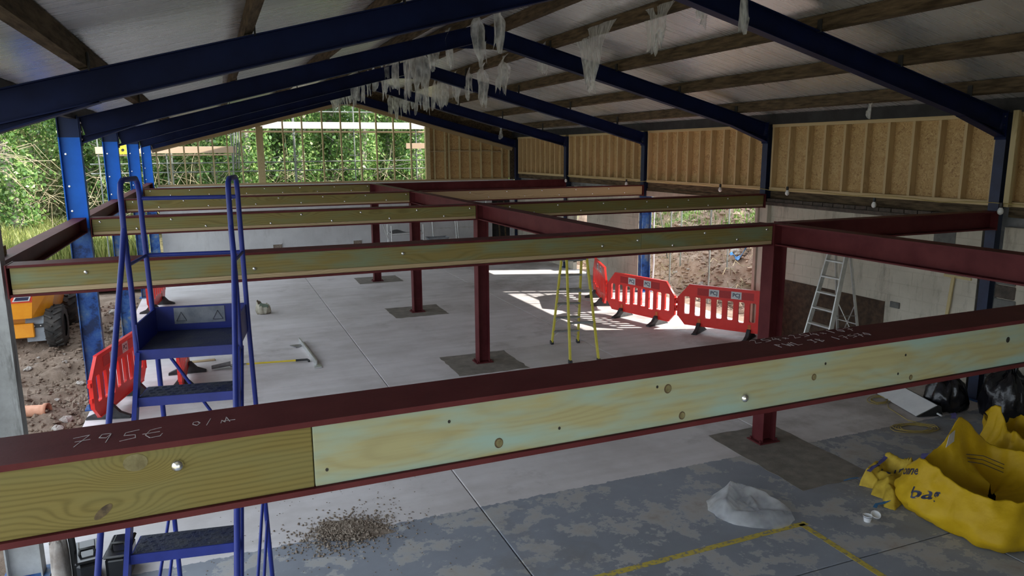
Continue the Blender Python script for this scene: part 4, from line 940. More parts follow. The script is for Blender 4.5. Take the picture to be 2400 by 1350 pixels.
def crumple(outline, ctr, creases, base, seed, rough=0.5, edge=0.25, nv=30):
    """a limp sheet or flattened sack: outline on the floor, raised along straight fold lines"""
    n = len(outline); nu = n*6
    def h(x, y):
        z = 0.0
        for (p, q, amp, w) in creases:
            px, py = q[0]-p[0], q[1]-p[1]; L2 = px*px+py*py; t = max(-0.1, min(1.1, ((x-p[0])*px+(y-p[1])*py)/L2)); d = math.hypot(x-p[0]-t*px, y-p[1]-t*py)
            z = max(z, amp*max(0, 1-d/(w*4))**1.3)
        return z
    def fn(u, v):
        k = u*n; i = int(k) % n; t = k-int(k); a, b = outline[i], outline[(i+1) % n]
        ex, ey = a[0]+(b[0]-a[0])*t, a[1]+(b[1]-a[1])*t; jit = 1+0.035*fbm(ex*9+seed, ey*9, 2, 2)
        x, y = ctr[0]+(ex-ctr[0])*v*jit, ctr[1]+(ey-ctr[1])*v*jit; e = min(1, (1-v)/edge)
        return (x, y, 0.004+e**0.6*(base+h(x, y))*(1+rough*0.35*fbm(x*5+seed, y*5, 1, 2))+0.012*rough*abs(fbm(x*14, y*14+seed, 3, 2)))
    return MB().grid(fn, nu, nv, True, True)
bag = thing('bulk_bag', 'large slumped yellow bulk bag with violet lifting straps, gaping open at the right edge', 'bulk bag', (7.20, 4.68, 0), group='yellow bulk bags')
pr = [(0.02, 0.004), (0.8, 0.004), (0.97, 0.01), (1.06, 0.10), (1.05, 0.22), (0.96, 0.34), (0.87, 0.44), (0.82, 0.50), (0.80, 0.47), (0.74, 0.36), (0.66, 0.28), (0.45, 0.22), (0.05, 0.20)]
rimf = lambda a: 1.0+0.75*gauss(a, R(72), 0.36)+0.12*gauss(a, R(150), 0.3)+0.15*gauss(a, R(0), 0.5)-0.25*gauss(a, R(300), 0.4)
bo = blob(7.20, 4.68, 0.74, 0.68, pr, 3.0, 0.085, 96, 40, rimf, 3.6).build('bag_body', M['bagyellow'], bag)
project_text('bag', 0.16, bo, (6.1, 5.0, 0.30), (1, -0.35, 0.0), (0.2, 0.3, 1), bag, M['ink']); project_text('onne', 0.13, bo, (6.2, 5.35, 0.42), (1, -0.55, 0), (0.2, 0.4, 1), bag, M['ink'])
for (p, q, s_) in (((6.62, 5.10, 0.40), (6.90, 5.24, 0.52), 0.07), ((7.30, 5.28, 0.88), (7.42, 5.34, 0.80), 0.05), ((7.0, 4.05, 0.30), (7.25, 4.02, 0.33), 0.045)):
    p, q = Vector(p), Vector(q); ribbon([p, p.lerp(q, .3)+Vector((-.03, -.03, .05)), p.lerp(q, .7)+Vector((-.02, -.03, .05)), q], s_, (0.5, 0.6, 0.6)).build('lifting_strap', M['strap'], bag)
MB().prism([(0, 0), (0.20, 0.02), (0.22, 0.14), (0.08, 0.12)], (7.02, 5.10, 0.62), (0.93, 0.25, 0.0), (0.1, 0.15, 0.95), (0, 0.002, 0)).build('white_label', M['label'], bag)
mb = MB()
for k in range(3): mb.tube([(7.28+0.02*k, 5.05-0.0*k, 0.52-0.045*k), (7.45, 4.98, 0.50-0.045*k), (7.62, 4.86, 0.42-0.045*k)], 0.004, 5)
mb.build('printed_line', M['ink'], bag)
sb = thing('bulk_bag', 'crumpled dusty yellow bulk bag lying flat beside the dark infill patch', 'bulk bag', (6.78, 5.55, 0), group='yellow bulk bags')
SBO = [(6.66, 5.82), (6.85, 5.86), (7.05, 5.88), (7.22, 5.84), (7.34, 5.74), (7.36, 5.60), (7.10, 5.46), (6.78, 5.38), (6.58, 5.20), (6.40, 5.14), (6.36, 5.24), (6.50, 5.38), (6.46, 5.50), (6.60, 5.60), (6.52, 5.72)]
so_ = crumple(SBO, (6.86, 5.62), [((6.60, 5.70), (7.00, 5.80), 0.17, 0.045), ((7.00, 5.80), (7.06, 5.52), 0.24, 0.04), ((7.06, 5.52), (6.70, 5.48), 0.15, 0.045), ((7.06, 5.60), (7.28, 5.68), 0.18, 0.05), ((6.60, 5.40), (6.50, 5.25), 0.10, 0.035), ((6.75, 5.62), (6.9, 5.5), 0.13, 0.03)], 0.05, 9, 0.6).build('bag_body', M['bagdirty'], sb)
project_text('718', 0.13, so_, (6.70, 5.45, 1.0), (0.1, 0.25, -1), (0.8, 0.5, 0.2), sb, M['ink']); project_text('-15', 0.11, so_, (6.84, 5.38, 1.0), (0.1, 0.25, -1), (0.8, 0.5, 0.2), sb, M['ink'])
ribbon([(6.58, 5.66, 0.19), (6.68, 5.69, 0.215), (6.80, 5.72, 0.225), (6.92, 5.76, 0.235), (7.0, 5.79, 0.26)], 0.045).build('lifting_strap', M['strap'], sb)
ribbon([(6.44, 5.86, 0.02), (6.50, 5.82, 0.05), (6.58, 5.79, 0.06)], 0.03).build('blue_tie', M['bluerope'], sb)
ribbon([(6.25, 5.26, 0.008), (6.30, 5.28, 0.03), (6.38, 5.27, 0.03), (6.44, 5.24, 0.07)], 0.04).build('blue_tie', M['bluerope'], sb)
b3 = thing('bulk_bag', 'yellow bulk bag behind the gaping one, cut off by the right edge', 'bulk bag', (8.60, 5.3, 0), group='yellow bulk bags')
blob(8.60, 5.3, 0.42, 0.42, pr, 14.0, 0.25, 72, 30, lambda a: 1.0+0.5*gauss(a, R(160), .6), 2.6).build('bag_body', M['bagyellow'], b3)
ribbon([(8.22, 5.2, 0.45), (8.30, 5.1, 0.50), (8.40, 5.0, 0.47)], 0.05, (0, .5, .8)).build('lifting_strap', M['strap'], b3)
PLO = [(4.71, 6.08), (4.87, 6.17), (5.09, 6.20), (5.30, 6.15), (5.37, 6.02), (5.38, 5.80), (5.38, 5.54), (5.29, 5.38), (5.13, 5.31), (4.97, 5.31), (4.80, 5.41), (4.65, 5.55), (4.59, 5.71), (4.60, 5.90)]
pl = crumple(PLO, (4.98, 5.82), [((4.70, 5.75), (5.05, 6.12), 0.13, 0.05), ((5.05, 6.12), (5.22, 5.80), 0.12, 0.045), ((5.22, 5.80), (5.33, 5.45), 0.09, 0.05), ((4.66, 5.62), (5.02, 5.50), 0.07, 0.05), ((5.02, 5.50), (5.20, 5.42), 0.06, 0.05), ((4.90, 5.95), (4.92, 5.62), 0.07, 0.03), ((5.10, 5.85), (4.98, 5.58), 0.06, 0.025)], 0.035, 3, 0.4)
tag(pl.build('plastic_bag', M['filmbag']), 'crumpled clear plastic bag lying on the blue painted floor', 'plastic bag')
for (x, y, r, h, sd, lab) in ((9.70, 7.12, 0.24, 0.50, 31, 'small knotted black bin bag under the end of the front beam'), (10.06, 6.48, 0.29, 0.72, 33, 'tall black bin bag by the wall under the end of the front beam')):
    t = thing('bin_bag', lab, 'bin bag', (x, y, 0), group='black bin bags')
    blob(x, y, r, r, [(0.02, 0.004), (0.8, 0.004), (1.0, 0.08*h), (1.05, 0.3*h), (0.98, 0.6*h), (0.75, 0.82*h), (0.3, 0.93*h), (0.16, 0.97*h)], sd, 0.22, 56, 24, None, 2.2).build('sack', M['blackbag'], t)
    blob(x, y, r*0.3, r*0.3, [(0.5, 0.95*h), (0.35, 1.0*h), (0.9, 1.12*h), (0.5, 1.14*h), (0.02, 1.05*h)], sd+1, 0.4, 24, 8, None, 2).build('knot', M['blackbag'], t)
tag(MB().prism([(0, 0), (0.26, 0.02), (0.25, 0.15), (0.02, 0.13)], (9.70, 7.25, 0.42), (0.8, -0.6, 0), (0.1, 0.2, 0.95), (0.0, 0.01, 0.0)).build('cardboard_piece', M['ply']), 'torn pale cardboard piece stuck between the black bin bags', 'cardboard')

# ---- odds and ends on the floor
lf = thing('light_fitting', 'removed white fluorescent light fitting lying on the floor by the bin bags', 'light fitting', (9.35, 7.6, 0))
d_ = Vector((0.31, 0.95, 0)).normalized(); n_ = Vector((d_.y, -d_.x, 0)); c_ = Vector((9.36, 7.55, 0))
MB().prism([(-0.18, 0.01), (0.12, 0.16), (0.17, 0.15), (0.20, 0.02)], c_, n_, (0, 0, 1), d_*0.62).build('housing', M['black'], lf)
MB().prism([(-0.185, 0.016), (0.115, 0.168), (0.118, 0.160), (-0.178, 0.010)], c_, n_, (0, 0, 1), d_*0.60).build('reflector', M['whiteplas'], lf)
e_ = c_-d_*0.62; MB().tube([e_+n_*0.12+Vector((0, 0, .05)), e_+n_*0.12-d_*0.09+Vector((0, 0, .05))], 0.014, 8).build('tube_end', M['whiteplas'], lf)
sk = thing('power_block', 'small white multi-socket block by the coiled cable', 'socket', (9.05, 8.15, 0)); MB().cbox(8.98, 9.10, 8.05, 8.35, 0.0, 0.07, 0.008).build('body', M['whiteplas'], sk)
for k in range(3): MB().cbox(9.005, 9.065, 8.09+k*0.09, 8.15+k*0.09, 0.07, 0.074, 0.002).build('outlet', M['black'], sk)
def coil(cx, cy, r, turns, seed, sq=0.6, rot=0.4):
    rr = random.Random(seed); pts = []
    for k in range(turns*14):
        a = 2*math.pi*k/14; q = r*(1+0.25*math.sin(a*0.37+seed)+rr.uniform(-.05, .05)); x, y = q*math.cos(a), q*sq*math.sin(a)
        pts.append((cx+x*math.cos(rot)-y*math.sin(rot)+0.02*math.sin(k*.11), cy+x*math.sin(rot)+y*math.cos(rot), 0.008+0.01*abs(math.sin(k*1.3))))
    return pts
cp = coil(9.10, 7.75, 0.20, 4, 3)+[(8.95, 7.45, 0.006), (8.86, 7.2, 0.006), (8.78, 6.98, 0.006)]+coil(8.60, 6.72, 0.28, 5, 8, 0.5, -0.3)
tag(MB().tube(cp, 0.0055, 5).build('extension_cable', M['cable']), 'thin yellow cable coiled loosely on the floor by the light fitting', 'cable')
cu = thing('paper_cup', 'small white tub standing upright on the painted floor', 'cup', (5.955, 5.085, 0))
MB().lathe([(0.033, 0.0), (0.044, 0.062), (0.048, 0.064), (0.048, 0.068), (0.042, 0.066), (0.031, 0.006), (0.002, 0.005)], 20, (5.955, 5.085, 0)).build('tub', M['whiteplas'], cu)
MB().lathe([(0.0442, 0.052), (0.0452, 0.056)], 20, (5.955, 5.085, 0), cap=False).build('rim_line', M['ink'], cu)
ld = MB().lathe([(0.047, 0.0), (0.050, 0.004), (0.050, 0.010), (0.042, 0.012), (0.040, 0.008), (0.002, 0.008)], 20).build('tub_lid', M['whiteplas']); ld.location = (6.11, 5.12, 0.022); ld.rotation_euler = (0.45, -0.25, 0)
tag(ld, 'round white plastic lid tilted beside the small white tub', 'lid')
pile = thing('debris_pile', 'small heap of brown dust and stone crumbs swept on the floor', 'debris', (1.05, 6.95, 0))
MB().grid(lambda u, v: (1.05+0.36*v*math.cos(6.2832*u+0.6)*(1+.45*fbm(math.cos(6.2832*u)*2, math.sin(6.2832*u)*2)), 6.96+0.26*v*math.sin(6.2832*u)*(1+.45*fbm(math.cos(6.2832*u)*2, 4, math.sin(6.2832*u)*2)), 0.002+0.035*(1-v)**1.2*(1+0.6*fbm(math.cos(6.2832*u)*v*4, math.sin(6.2832*u)*v*4, 3))), 40, 14, True, True).build('heap', M['debris'], pile)
rk = random.Random(11); mb = MB()
def pebble(mb, x, y, z, r, rk):
    o = Vector((x, y, z)); vs = [o+Vector((dx*r*rk.uniform(.6, 1.3), dy*r*rk.uniform(.6, 1.3), dz*r*rk.uniform(.4, 1))) for dx, dy, dz in ((1, 0, 0), (-1, 0, 0), (0, 1, 0), (0, -1, 0), (0, 0, 1), (0, 0, -1))]
    mb.add(vs, [(0, 2, 4), (2, 1, 4), (1, 3, 4), (3, 0, 4), (2, 0, 5), (1, 2, 5), (3, 1, 5), (0, 3, 5)])
for k in range(2600):
    a = rk.uniform(0, 6.283); q = abs(rk.gauss(0, 0.30)); x = 1.03+q*math.cos(a)-(0.15 if rk.random() < .3 else 0); y = 6.97+q*0.68*math.sin(a)-(0.1 if rk.random() < .3 else 0)
    z = max(0.0, 0.04*(1-q/0.36)); pebble(mb, x, y, z+0.004, rk.uniform(0.005, 0.016)*(1.7 if rk.random() < .06 else 1), rk)
for k in range(260): pebble(mb, rk.uniform(-0.4, 2.0), rk.uniform(5.6, 8.0), 0.003, rk.uniform(0.003, 0.009), rk)
tag(mb.build('crumbs', M['debris'], pile), kind='stuff')
sh = thing('shovel', 'yellow-handled shovel with a black grip lying on the concrete', 'shovel', (0.7, 13.5, 0))
MB().tube([(0.30, 13.47, 0.05), (1.20, 13.40, 0.035)], 0.017, 8).build('shaft', M['yellow'], sh)
MB().tube([(1.16, 13.402, 0.036), (1.36, 13.385, 0.034), (1.385, 13.36, 0.02), (1.385, 13.32, 0.015)], 0.021, 8).build('grip', M['black'], sh)
MB().tube([(0.05, 13.49, 0.045), (0.32, 13.468, 0.05)], 0.02, 8, rad=[0.026, 0.018]).build('socket', M['steeldull'], sh)
MB().grid(lambda u, v: (-0.26+0.32*u, 13.50+(v-0.5)*0.24*(0.55+0.45*u), 0.012+0.03*u+0.05*(abs(v-.5)*2)**2), 8, 8).build('blade', M['steeldull'], sh)
se = thing('straightedge', 'grey aluminium screeding straightedge with a handle plate lying beside the shovel', 'straightedge', (1.45, 13.9, 0))
MB().bar((1.38, 14.85, 0.05), (1.48, 13.02, 0.05), 0.025, 0.10).build('blade', M['alu'], se)
MB().prism([(0, 0), (0.22, 0.02), (0.20, -0.13), (0.10, -0.2)], (1.17, 14.62, 0.012), (1, 0, 0), (0, 1, 0), (0, 0, 0.008)).build('handle_plate', M['steeldull'], se)
MB().prism([(0, 0), (0.13, 0), (0.13, 0.20), (0.02, 0.24)], (1.42, 12.86, 0.012), (1, 0, 0), (0, 1, 0), (0, 0, 0.01)).build('end_plate', M['alu'], se)
bx = thing('cut_bag', 'half-used cement bag slumped open on the concrete beyond the shovel', 'bag', (0.9, 17.95, 0))
blob(0.9, 17.95, 0.15, 0.13, [(0.02, 0.004), (0.9, 0.004), (1.05, 0.08), (1.0, 0.17), (0.92, 0.22), (0.85, 0.16), (0.4, 0.10), (0.02, 0.11)], 5, 0.3, 40, 16, lambda a: 1+0.5*gauss(a, R(160), .8), 2.6).build('sack', M['trowelbag'], bx)
MB().prism([(0, 0), (0.2, -0.05), (0.2, 0.03), (0.02, 0.09)], (0.80, 17.84, 0.20), (1, 0, 0), (0, -0.25, 1), (0, 0.004, 0)).build('printed_flap', M['baggreen'], bx)
tag(MB().cbox(-0.75, -0.2, 14.1, 14.2, 0.0, 0.02, 0.004).build('timber_offcut', M['strip']), 'pale timber offcut on the slab behind the blue steps', 'timber')
# black tubs and bits at the foot of the near left column
for (x, y, rz_, lab) in ((-1.28, 6.98, 0.15, 'glossy black plastic tub left of the other, at the foot of the blue steps'), (-1.02, 6.98, -0.1, 'glossy black plastic tub right of the other, behind the blue steps')):
    t = thing('plastic_tub', lab, 'tub', (x, y, 0), rz_, 'black plastic tubs')
    MB().cbox(-0.09, 0.09, -0.20, 0.20, 0.0, 0.26, 0.03).build('body', M['blackgloss'], t, False)
    MB().cbox(-0.10, 0.10, -0.21, 0.21, 0.26, 0.285, 0.012).build('rim', M['blackgloss'], t, False)
    MB().cbox(-0.065, 0.065, 0.02, 0.17, 0.285, 0.30, 0.007).build('lid', M['blackgloss'], t, False)
    MB().tube([(-0.06, -0.05, 0.285), (-0.05, -0.05, 0.33), (0.05, -0.05, 0.33), (0.06, -0.05, 0.285)], 0.012, 8).build('handle', M['black'], t, False)
tag(MB().tube([(-1.40, 7.05, 0.0), (-1.40, 7.05, 0.30), (-1.41, 7.04, 0.62)], 0.028, 10).build('stub_pipe', M['dark']), 'short dark upright pipe at the foot of the grey left column', 'pipe')
st_ = blob(-1.50, 7.02, 0.07, 0.12, [(0.02, 0.004), (0.95, 0.004), (1, 0.2), (0.9, 0.42), (0.6, 0.46), (0.02, 0.45)], 44, 0.15, 24, 14).build('stone_block', M['stone']); tag(st_, 'rough pale stone block beside the grey left column', 'stone')

# ---- outside left: stones, clay pipe
rk = random.Random(23); smesh = []
for k in range(5):
    mb = blob(0, 0, 1, 0.8, [(0.02, 0.0), (0.8, 0.05), (1.0, 0.3), (0.9, 0.6), (0.5, 0.8), (0.02, 0.82)], 50+k*3, 0.35, 12, 7, None, 2.5); m_ = mb.mesh('stone'); m_.materials.append(M['stone']); m_.polygons.foreach_set('use_smooth', [False]*len(m_.polygons)); smesh.append(m_)
def hl(x, y): return hleft(x, y)
for k in range(70):
    y = rk.uniform(8.5, 19.5); x = -2.15-rk.random()**1.5*3.6*(y/14); r = rk.uniform(0.03, 0.11)*(1.7 if rk.random() < .12 else 1)
    if abs(x+3.7) < 0.85 and 16.2 < y < 19: continue
    o = inst('rubble_stone', smesh[k % 5], None, (x, y, hl(x, y)-r*0.2), (0, 0, rk.uniform(0, 6.28)), (r, r, r))
    tag(o, 'loose pale rubble stone on the bare soil outside the left columns', 'stone', 'rubble stones on the soil')
cpipe = thing('clay_pipe', 'broken terracotta clay pipe lying on the soil by the grey left column', 'clay pipe', (-2.66, 12.05, hl(-2.66, 12.05)), R(-15))
MB().lathe([(0.085, -0.20), (0.085, 0.13), (0.105, 0.14), (0.108, 0.20), (0.090, 0.20), (0.088, 0.15), (0.070, 0.12), (0.070, -0.20)], 18, (0, 0, 0.09), 'x', cap=False).build('pipe_wall', M['terracotta'], cpipe, False)

# ================================================================== TORN POLYTHENE under the roof
def shred(x, y, z, w, L, seed, label, drift=0.0, cone=0.45, turn=0.8):
    """a limp ribbon of film: gathered folds, narrowing downwards, torn into tails at the bottom"""
    r = random.Random(seed); nu, nv = 15, 16; ph = r.uniform(0, 6.28); nt_ = max(2, int(w/0.13)); tails = [r.uniform(0.62, 1.0) for _ in range(nt_+1)]
    def fn(u, v):
        k = u*nt_; i = min(int(k), nt_-1); t = k-i; notch = 1-0.42*(abs(t-0.5)*2)**3 if v > 0.5 else 1
        tl = (tails[i]*(1-t)+tails[i+1]*t)*(1-(1-notch)*(v-0.5)*2 if v > 0.5 else 1)
        ww = w*(1-cone*v**0.7+0.08*math.sin(4*v+ph)); yy = (u-0.5)*ww+0.08*w*math.sin(2.5*v+ph)*v+drift*v
        pleat = 0.030*math.sin(u*(9+8*w)+ph+1.2*v)*(0.5+0.8*v)+0.03*fbm(u*1.5+seed, v*1.2, seed*.7, 2)
        c_, s_ = math.cos(turn*min(1, v*2.5+0.25)), math.sin(turn*min(1, v*2.5+0.25)); yy += 0.015*fbm(u*3, v*2+seed, 2, 2)
        return (x+pleat*c_+yy*s_+0.03*v*math.sin(seed), y+yy*c_-pleat*s_, z-L*v*tl)
    o = MB().grid(fn, nu, nv).build('polythene_shred', M['film'])
    o.data.transform(Matrix.Translation((-x, -y, -z))); o.location = (x, y, z)
    return tag(o, label, 'plastic sheet', 'torn polythene shreds under the ridge')
ORD = ['first', 'second', 'third', 'fourth', 'fifth', 'sixth', 'seventh', 'eighth', 'ninth', 'tenth', 'eleventh', 'twelfth', 'thirteenth', 'fourteenth', 'fifteenth', 'sixteenth', 'seventeenth', 'eighteenth', 'nineteenth', 'twentieth', 'twenty-first', 'twenty-second']
Lrow = [(9.9, .42, .62), (10.7, .40, .66), (12.3, .55, .62), (13.3, .50, .55), (14.1, .55, .95), (15.0, .50, .90), (15.9, .35, .70), (16.7, .38, .62), (17.4, .35, .75), (18.3, .35, .70), (19.0, .30, .75), (19.7, .30, .85), (20.4, .32, .75), (21.1, .35, .95), (21.8, .30, .80), (22.4, .35, 1.0), (23.0, .32, .85), (23.6, .34, 1.05), (24.2, .34, .95), (24.8, .36, 1.05)]
for k, (y, w, L) in enumerate(Lrow):
    shred(3.82, y, zt(3.82)+0.06, w*(1.2 if y < 18 else 0.95), L*(1.2 if y < 18 else 1.0), 100+k, 'torn clear polythene shred hanging left of the ridge, %s from the front' % ORD[k], 0.04*math.sin(k), 0.35, 0.75+0.25*math.sin(k*2.1))
Rrow = [(6.95, .34, .62), (7.75, .55, .42), (8.75, 1.05, .62), (10.55, 1.45, .98), (12.35, .55, .60), (14.2, .75, .75), (15.5, .55, .85), (16.4, .35, .70), (17.4, .75, .75), (18.4, .60, .85), (19.2, .40, .80), (20.0, .40, .85), (20.8, .45, .80), (21.6, .40, .70), (22.3, .38, .85), (23.0, .36, .85), (23.7, .36, .90), (24.4, .36, .80)]
for k, (y, w, L) in enumerate(Rrow):
    shred(5.60, y, zt(5.60)+0.10, w*1.15, L*1.15, 200+k, 'torn clear polythene shred hanging right of the ridge, %s from the front' % ORD[k], 0.05*math.cos(k*1.7), 0.62 if w > 0.6 else 0.35, 0.25 if w > 0.9 else 0.85)
for k, (x, y, L) in enumerate(((9.75, 8.95, 0.40), (9.55, 24.6, 0.45))):
    shred(x, y, zt(x)+0.05, 0.28, L, 300+k, 'faint wisp of torn polythene hanging near the right eaves, %s from the front' % ORD[k])

# ================================================================== SCAFFOLD beyond the gable
sf = thing('scaffold', 'galvanised tube scaffold with boards outside the open timber gable', 'scaffold', (3.0, 27.7, 0))
def pole(pts, parent, r=0.022, name='scaffold_tube'): return MB().tube(pts, r, 8).build(name, M['tube'], parent)
for x in (-3.33, -1.34, 0.70, 2.78, 4.86, 7.15, 9.3):
    for y in ((27.2, 28.45) if x in (-1.34, 2.78) else (27.2,)): pole([(x+(0.09 if y > 28 else 0), y, hwood(x, y)), (x+(0.09 if y > 28 else 0), y, 6.4)], sf)
for z in (5.14, 3.41, 3.11):
    pole([(-3.6, 27.25, z), (9.6, 27.25, z+0.02)], sf)
for x in (0.72, 0.80, 0.88): pole([(x, 27.15, 3.2), (x+0.10, 27.1, 4.6)], sf)
for x in (-1.3, 0.72, 2.8, 4.9, 7.2): pole([(x+0.05, 27.0, 4.37), (x+0.05, 28.7, 4.37)], sf); pole([(x+0.05, 27.0, 3.62), (x+0.05, 28.7, 3.62)], sf)
MB().cbox(0.95, 7.6, 27.12, 27.16, 4.56, 4.79, 0.004).build('toe_board', M['sunlitboard'], sf)
for k in range(4): MB().cbox(0.9, 7.6, 27.28+k*0.26, 27.52+k*0.26, 4.45, 4.49, 0.004).build('scaffold_board', M['board'], sf)
MB().cbox(-3.4, 0.85, 27.12, 27.16, 3.74, 3.96, 0.004).build('toe_board', M['board'], sf)
for k in range(4): MB().cbox(-3.4, 0.9, 27.28+k*0.26, 27.52+k*0.26, 3.66, 3.70, 0.004).build('scaffold_board', M['board'], sf)
MB().cbox(6.75, 9.3, 27.12, 27.16, 3.85, 4.05, 0.004).build('toe_board', M['board'], sf)
yb = thing('tie_sheet', 'yellow plastic tag sheet hanging on the scaffold by the left columns', 'sheet', (-2.7, 27.1, 3.7)); MB().cbox(-2.85, -2.45, 27.05, 27.08, 3.72, 4.02, 0.006).build('sheet', M['yellow'], yb); MB().lathe([(0.045, -0.003), (0.045, 0.003)], 14, (-2.6, 27.04, 3.86), 'y').build('hole', M['black'], yb)
# scaffold outside the open bay on the right
sr = thing('scaffold', 'scaffold tubes standing outside the open bay in the right wall', 'scaffold', (11.4, 15, 0))
for (x, y) in ((11.3, 14.9), (11.3, 16.6), (12.4, 15.6), (12.4, 17.7), (12.4, 13.2)): pole([(x, y, hbank(x, y)-0.05), (x, y, 3.6)], sr)
for z in (2.45, 2.75): pole([(11.35, 12.2, z), (11.35, 18.5, z)], sr)
pole([(11.3, 17.3, 2.5), (12.3, 18.2, 0.6)], sr); pole([(11.2, 14.9, 2.42), (12.6, 15.0, 2.42)], sr)
for k in range(3): MB().cbox(11.45+k*0.27, 11.70+k*0.27, 13.6, 15.7, 2.78, 2.82, 0.004).build('scaffold_board', M['board'], sr)
tag(MB().grid(lambda u, v: (12.7+0.30*u, 15.9-0.35*v, hbank(12.7+0.30*u, 15.9-0.35*v)+0.10+0.10*math.sin(3*u+1)*math.cos(2*v)), 8, 8).build('plastic_sheet', M['blueplas']), 'crumpled bright blue plastic sheet half buried in the dug bank', 'plastic sheet')
tag(MB().tube([(10.66, 16.42, 2.6), (10.66, 16.45, 1.6), (10.68, 16.43, 0.8), (10.66, 16.46, 0.05)], 0.02, 8).build('drain_pipe', M['whiteplas']), 'thin pale pipe running down beside the worn blue column in the open bay', 'pipe')
rk = random.Random(77)
for k in range(45):
    x = rk.uniform(11.7, 15.5); y = rk.uniform(12.0, 21); r = rk.uniform(0.05, 0.16)
    tag(inst('bank_stone', smesh[k % 5], None, (x, y, hbank(x, y)-r*0.25), (0, 0, rk.uniform(0, 6.28)), (r, r, r)), 'loose stone lying on the dug soil bank beyond the right barriers', 'stone', 'stones on the dug bank')
bn = thing('wheelie_bin', 'dark bin standing in the bright doorway in the far right wall', 'bin', (11.35, 20.6, 0)); MB().cbox(11.1, 11.6, 20.35, 20.85, 0.02, 0.85, 0.04).build('body', M['black'], bn); MB().cbox(11.07, 11.63, 20.32, 20.88, 0.85, 0.91, 0.02).build('lid', M['black'], bn)

rk = random.Random(91); mb = MB(); mb2 = MB()
for k in range(5000):
    y = rk.uniform(8, 21); x = -2.02-rk.random()**1.3*4.5*(y/14); pebble(mb, x, y, hleft(x, y)+0.01, rk.uniform(0.012, 0.05)*(1.8 if rk.random() < .08 else 1), rk)
tag(mb.build('clods', M['soil']), 'crumbling brown clods covering the soil left of the hall', kind='stuff')
for k in range(7000):
    y = rk.uniform(11, 23); x = 11.3+rk.random()*5.0; pebble(mb2, x, y, hbank(x, y)+0.01, rk.uniform(0.02, 0.075)*(2 if rk.random() < .08 else 1), rk)
tag(mb2.build('clods', M['bank']), 'crumbling clods and roots on the dug bank', kind='stuff')
mb3 = MB()
for k in range(700):
    x = rk.uniform(11.6, 16); y = rk.uniform(12, 22); p = Vector((x, y, hbank(x, y)+0.02)); a = rk.uniform(0, 6.28); L = rk.uniform(0.15, 0.7); q = p+Vector((math.cos(a)*L*.5, math.sin(a)*L*.5, rk.uniform(0.02, 0.25))); e = q+Vector((math.cos(a+.6)*L*.5, math.sin(a+.6)*L*.5, rk.uniform(-.2, .05))); mb3.tube([p, q, e], 0.008, 3)
tag(mb3.build('roots', M['twig']), 'dry roots and stalks sticking out of the dug bank', kind='stuff')

# ================================================================== FAR CORNER of the hall
def frame_ladder(x, y, lean, w, h, n, label, rz=0):
    t = thing('tower_frame', label, 'scaffold frame', (x, y, 0), rz, 'aluminium tower frames')
    for s in (-1, 1): MB().tube([(s*w/2, 0, 0.0), (s*w/2, lean, h)], 0.022, 8).build('upright', M['alu'], t, False)
    for k in range(n): z = 0.25+k*(h-0.4)/(n-1); MB().tube([(-w/2, lean*z/h, z), (w/2, lean*z/h, z)], 0.016, 6).build('rung', M['alu'], t, False)
frame_ladder(7.55, 24.9, 0.45, 0.85, 2.0, 5, 'aluminium tower frame leaning on the far white wall, left one')
frame_ladder(8.45, 24.9, 0.45, 0.80, 2.0, 5, 'aluminium tower frame leaning on the far white wall, right one')
frame_ladder(9.05, 25.0, 0.40, 0.35, 2.1, 7, 'narrow aluminium ladder frame leaning by the dark doorway')
for (x, l_, lab) in ((9.72, 0.30, 'dark wooden prop leaning in the dark far doorway, left one'), (9.95, 0.25, 'dark wooden prop leaning in the dark far doorway, right one')):
    tag(MB().bar((x, 25.2, 0.0), (x+0.06, 25.6, 1.9), 0.05, 0.04).build('wooden_prop', M['purlin']), lab, 'timber')
tt = thing('trestle', 'aluminium trestle with a dark sheet over it by the far wall', 'trestle', (5.95, 24.6, 0))
for x in (5.45, 6.55):
    for y in (24.3, 24.9): MB().tube([(x, y, 0), (x, y, 1.30)], 0.022, 8).build('leg', M['alu'], tt)
    MB().tube([(x, 24.3, 1.02), (x, 24.9, 1.02)], 0.02, 8).build('crossbar', M['alu'], tt)
for y in (24.3, 24.9): MB().tube([(5.45, y, 1.0), (6.55, y, 1.0)], 0.02, 8).build('rail', M['alu'], tt)
MB().grid(lambda u, v: (5.5+1.0*u, 24.32+0.56*v, 1.03+0.07*math.sin(u*7)*v+0.05*u), 12, 6).build('sheet', M['dark'], tt)
MB().tube([(5.15, 24.3, 1.4), (5.42, 24.35, 0.6)], 0.022, 8).build('brace', M['alu'], tt)
wb_ = thing('wheelbarrow', 'old wheelbarrow with a bare wheel parked by the far trestle', 'wheelbarrow', (6.65, 23.9, 0)); MB().tube([(6.35+0.25*math.cos(a), 23.9, 0.55+0.25*math.sin(a)) for a in [2*math.pi*k/18 for k in range(18)]], 0.035, 8, True).build('wheel', M['tyre'], wb_)
MB().lathe([(0.03, -0.05), (0.03, 0.05)], 10, (6.35, 23.9, 0.55), 'y').build('hub', M['steeldull'], wb_)
for s in (-1, 1): MB().tube([(6.35, 23.9+s*0.08, 0.55), (6.6, 23.9+s*0.2, 0.62), (7.4, 23.9+s*0.26, 0.80)], 0.018, 8).build('handle', M['steeldull'], wb_)
for s in (-1, 1): MB().tube([(6.95, 23.9+s*0.22, 0.68), (7.0, 23.9+s*0.25, 0.0)], 0.018, 8).build('leg', M['steeldull'], wb_)
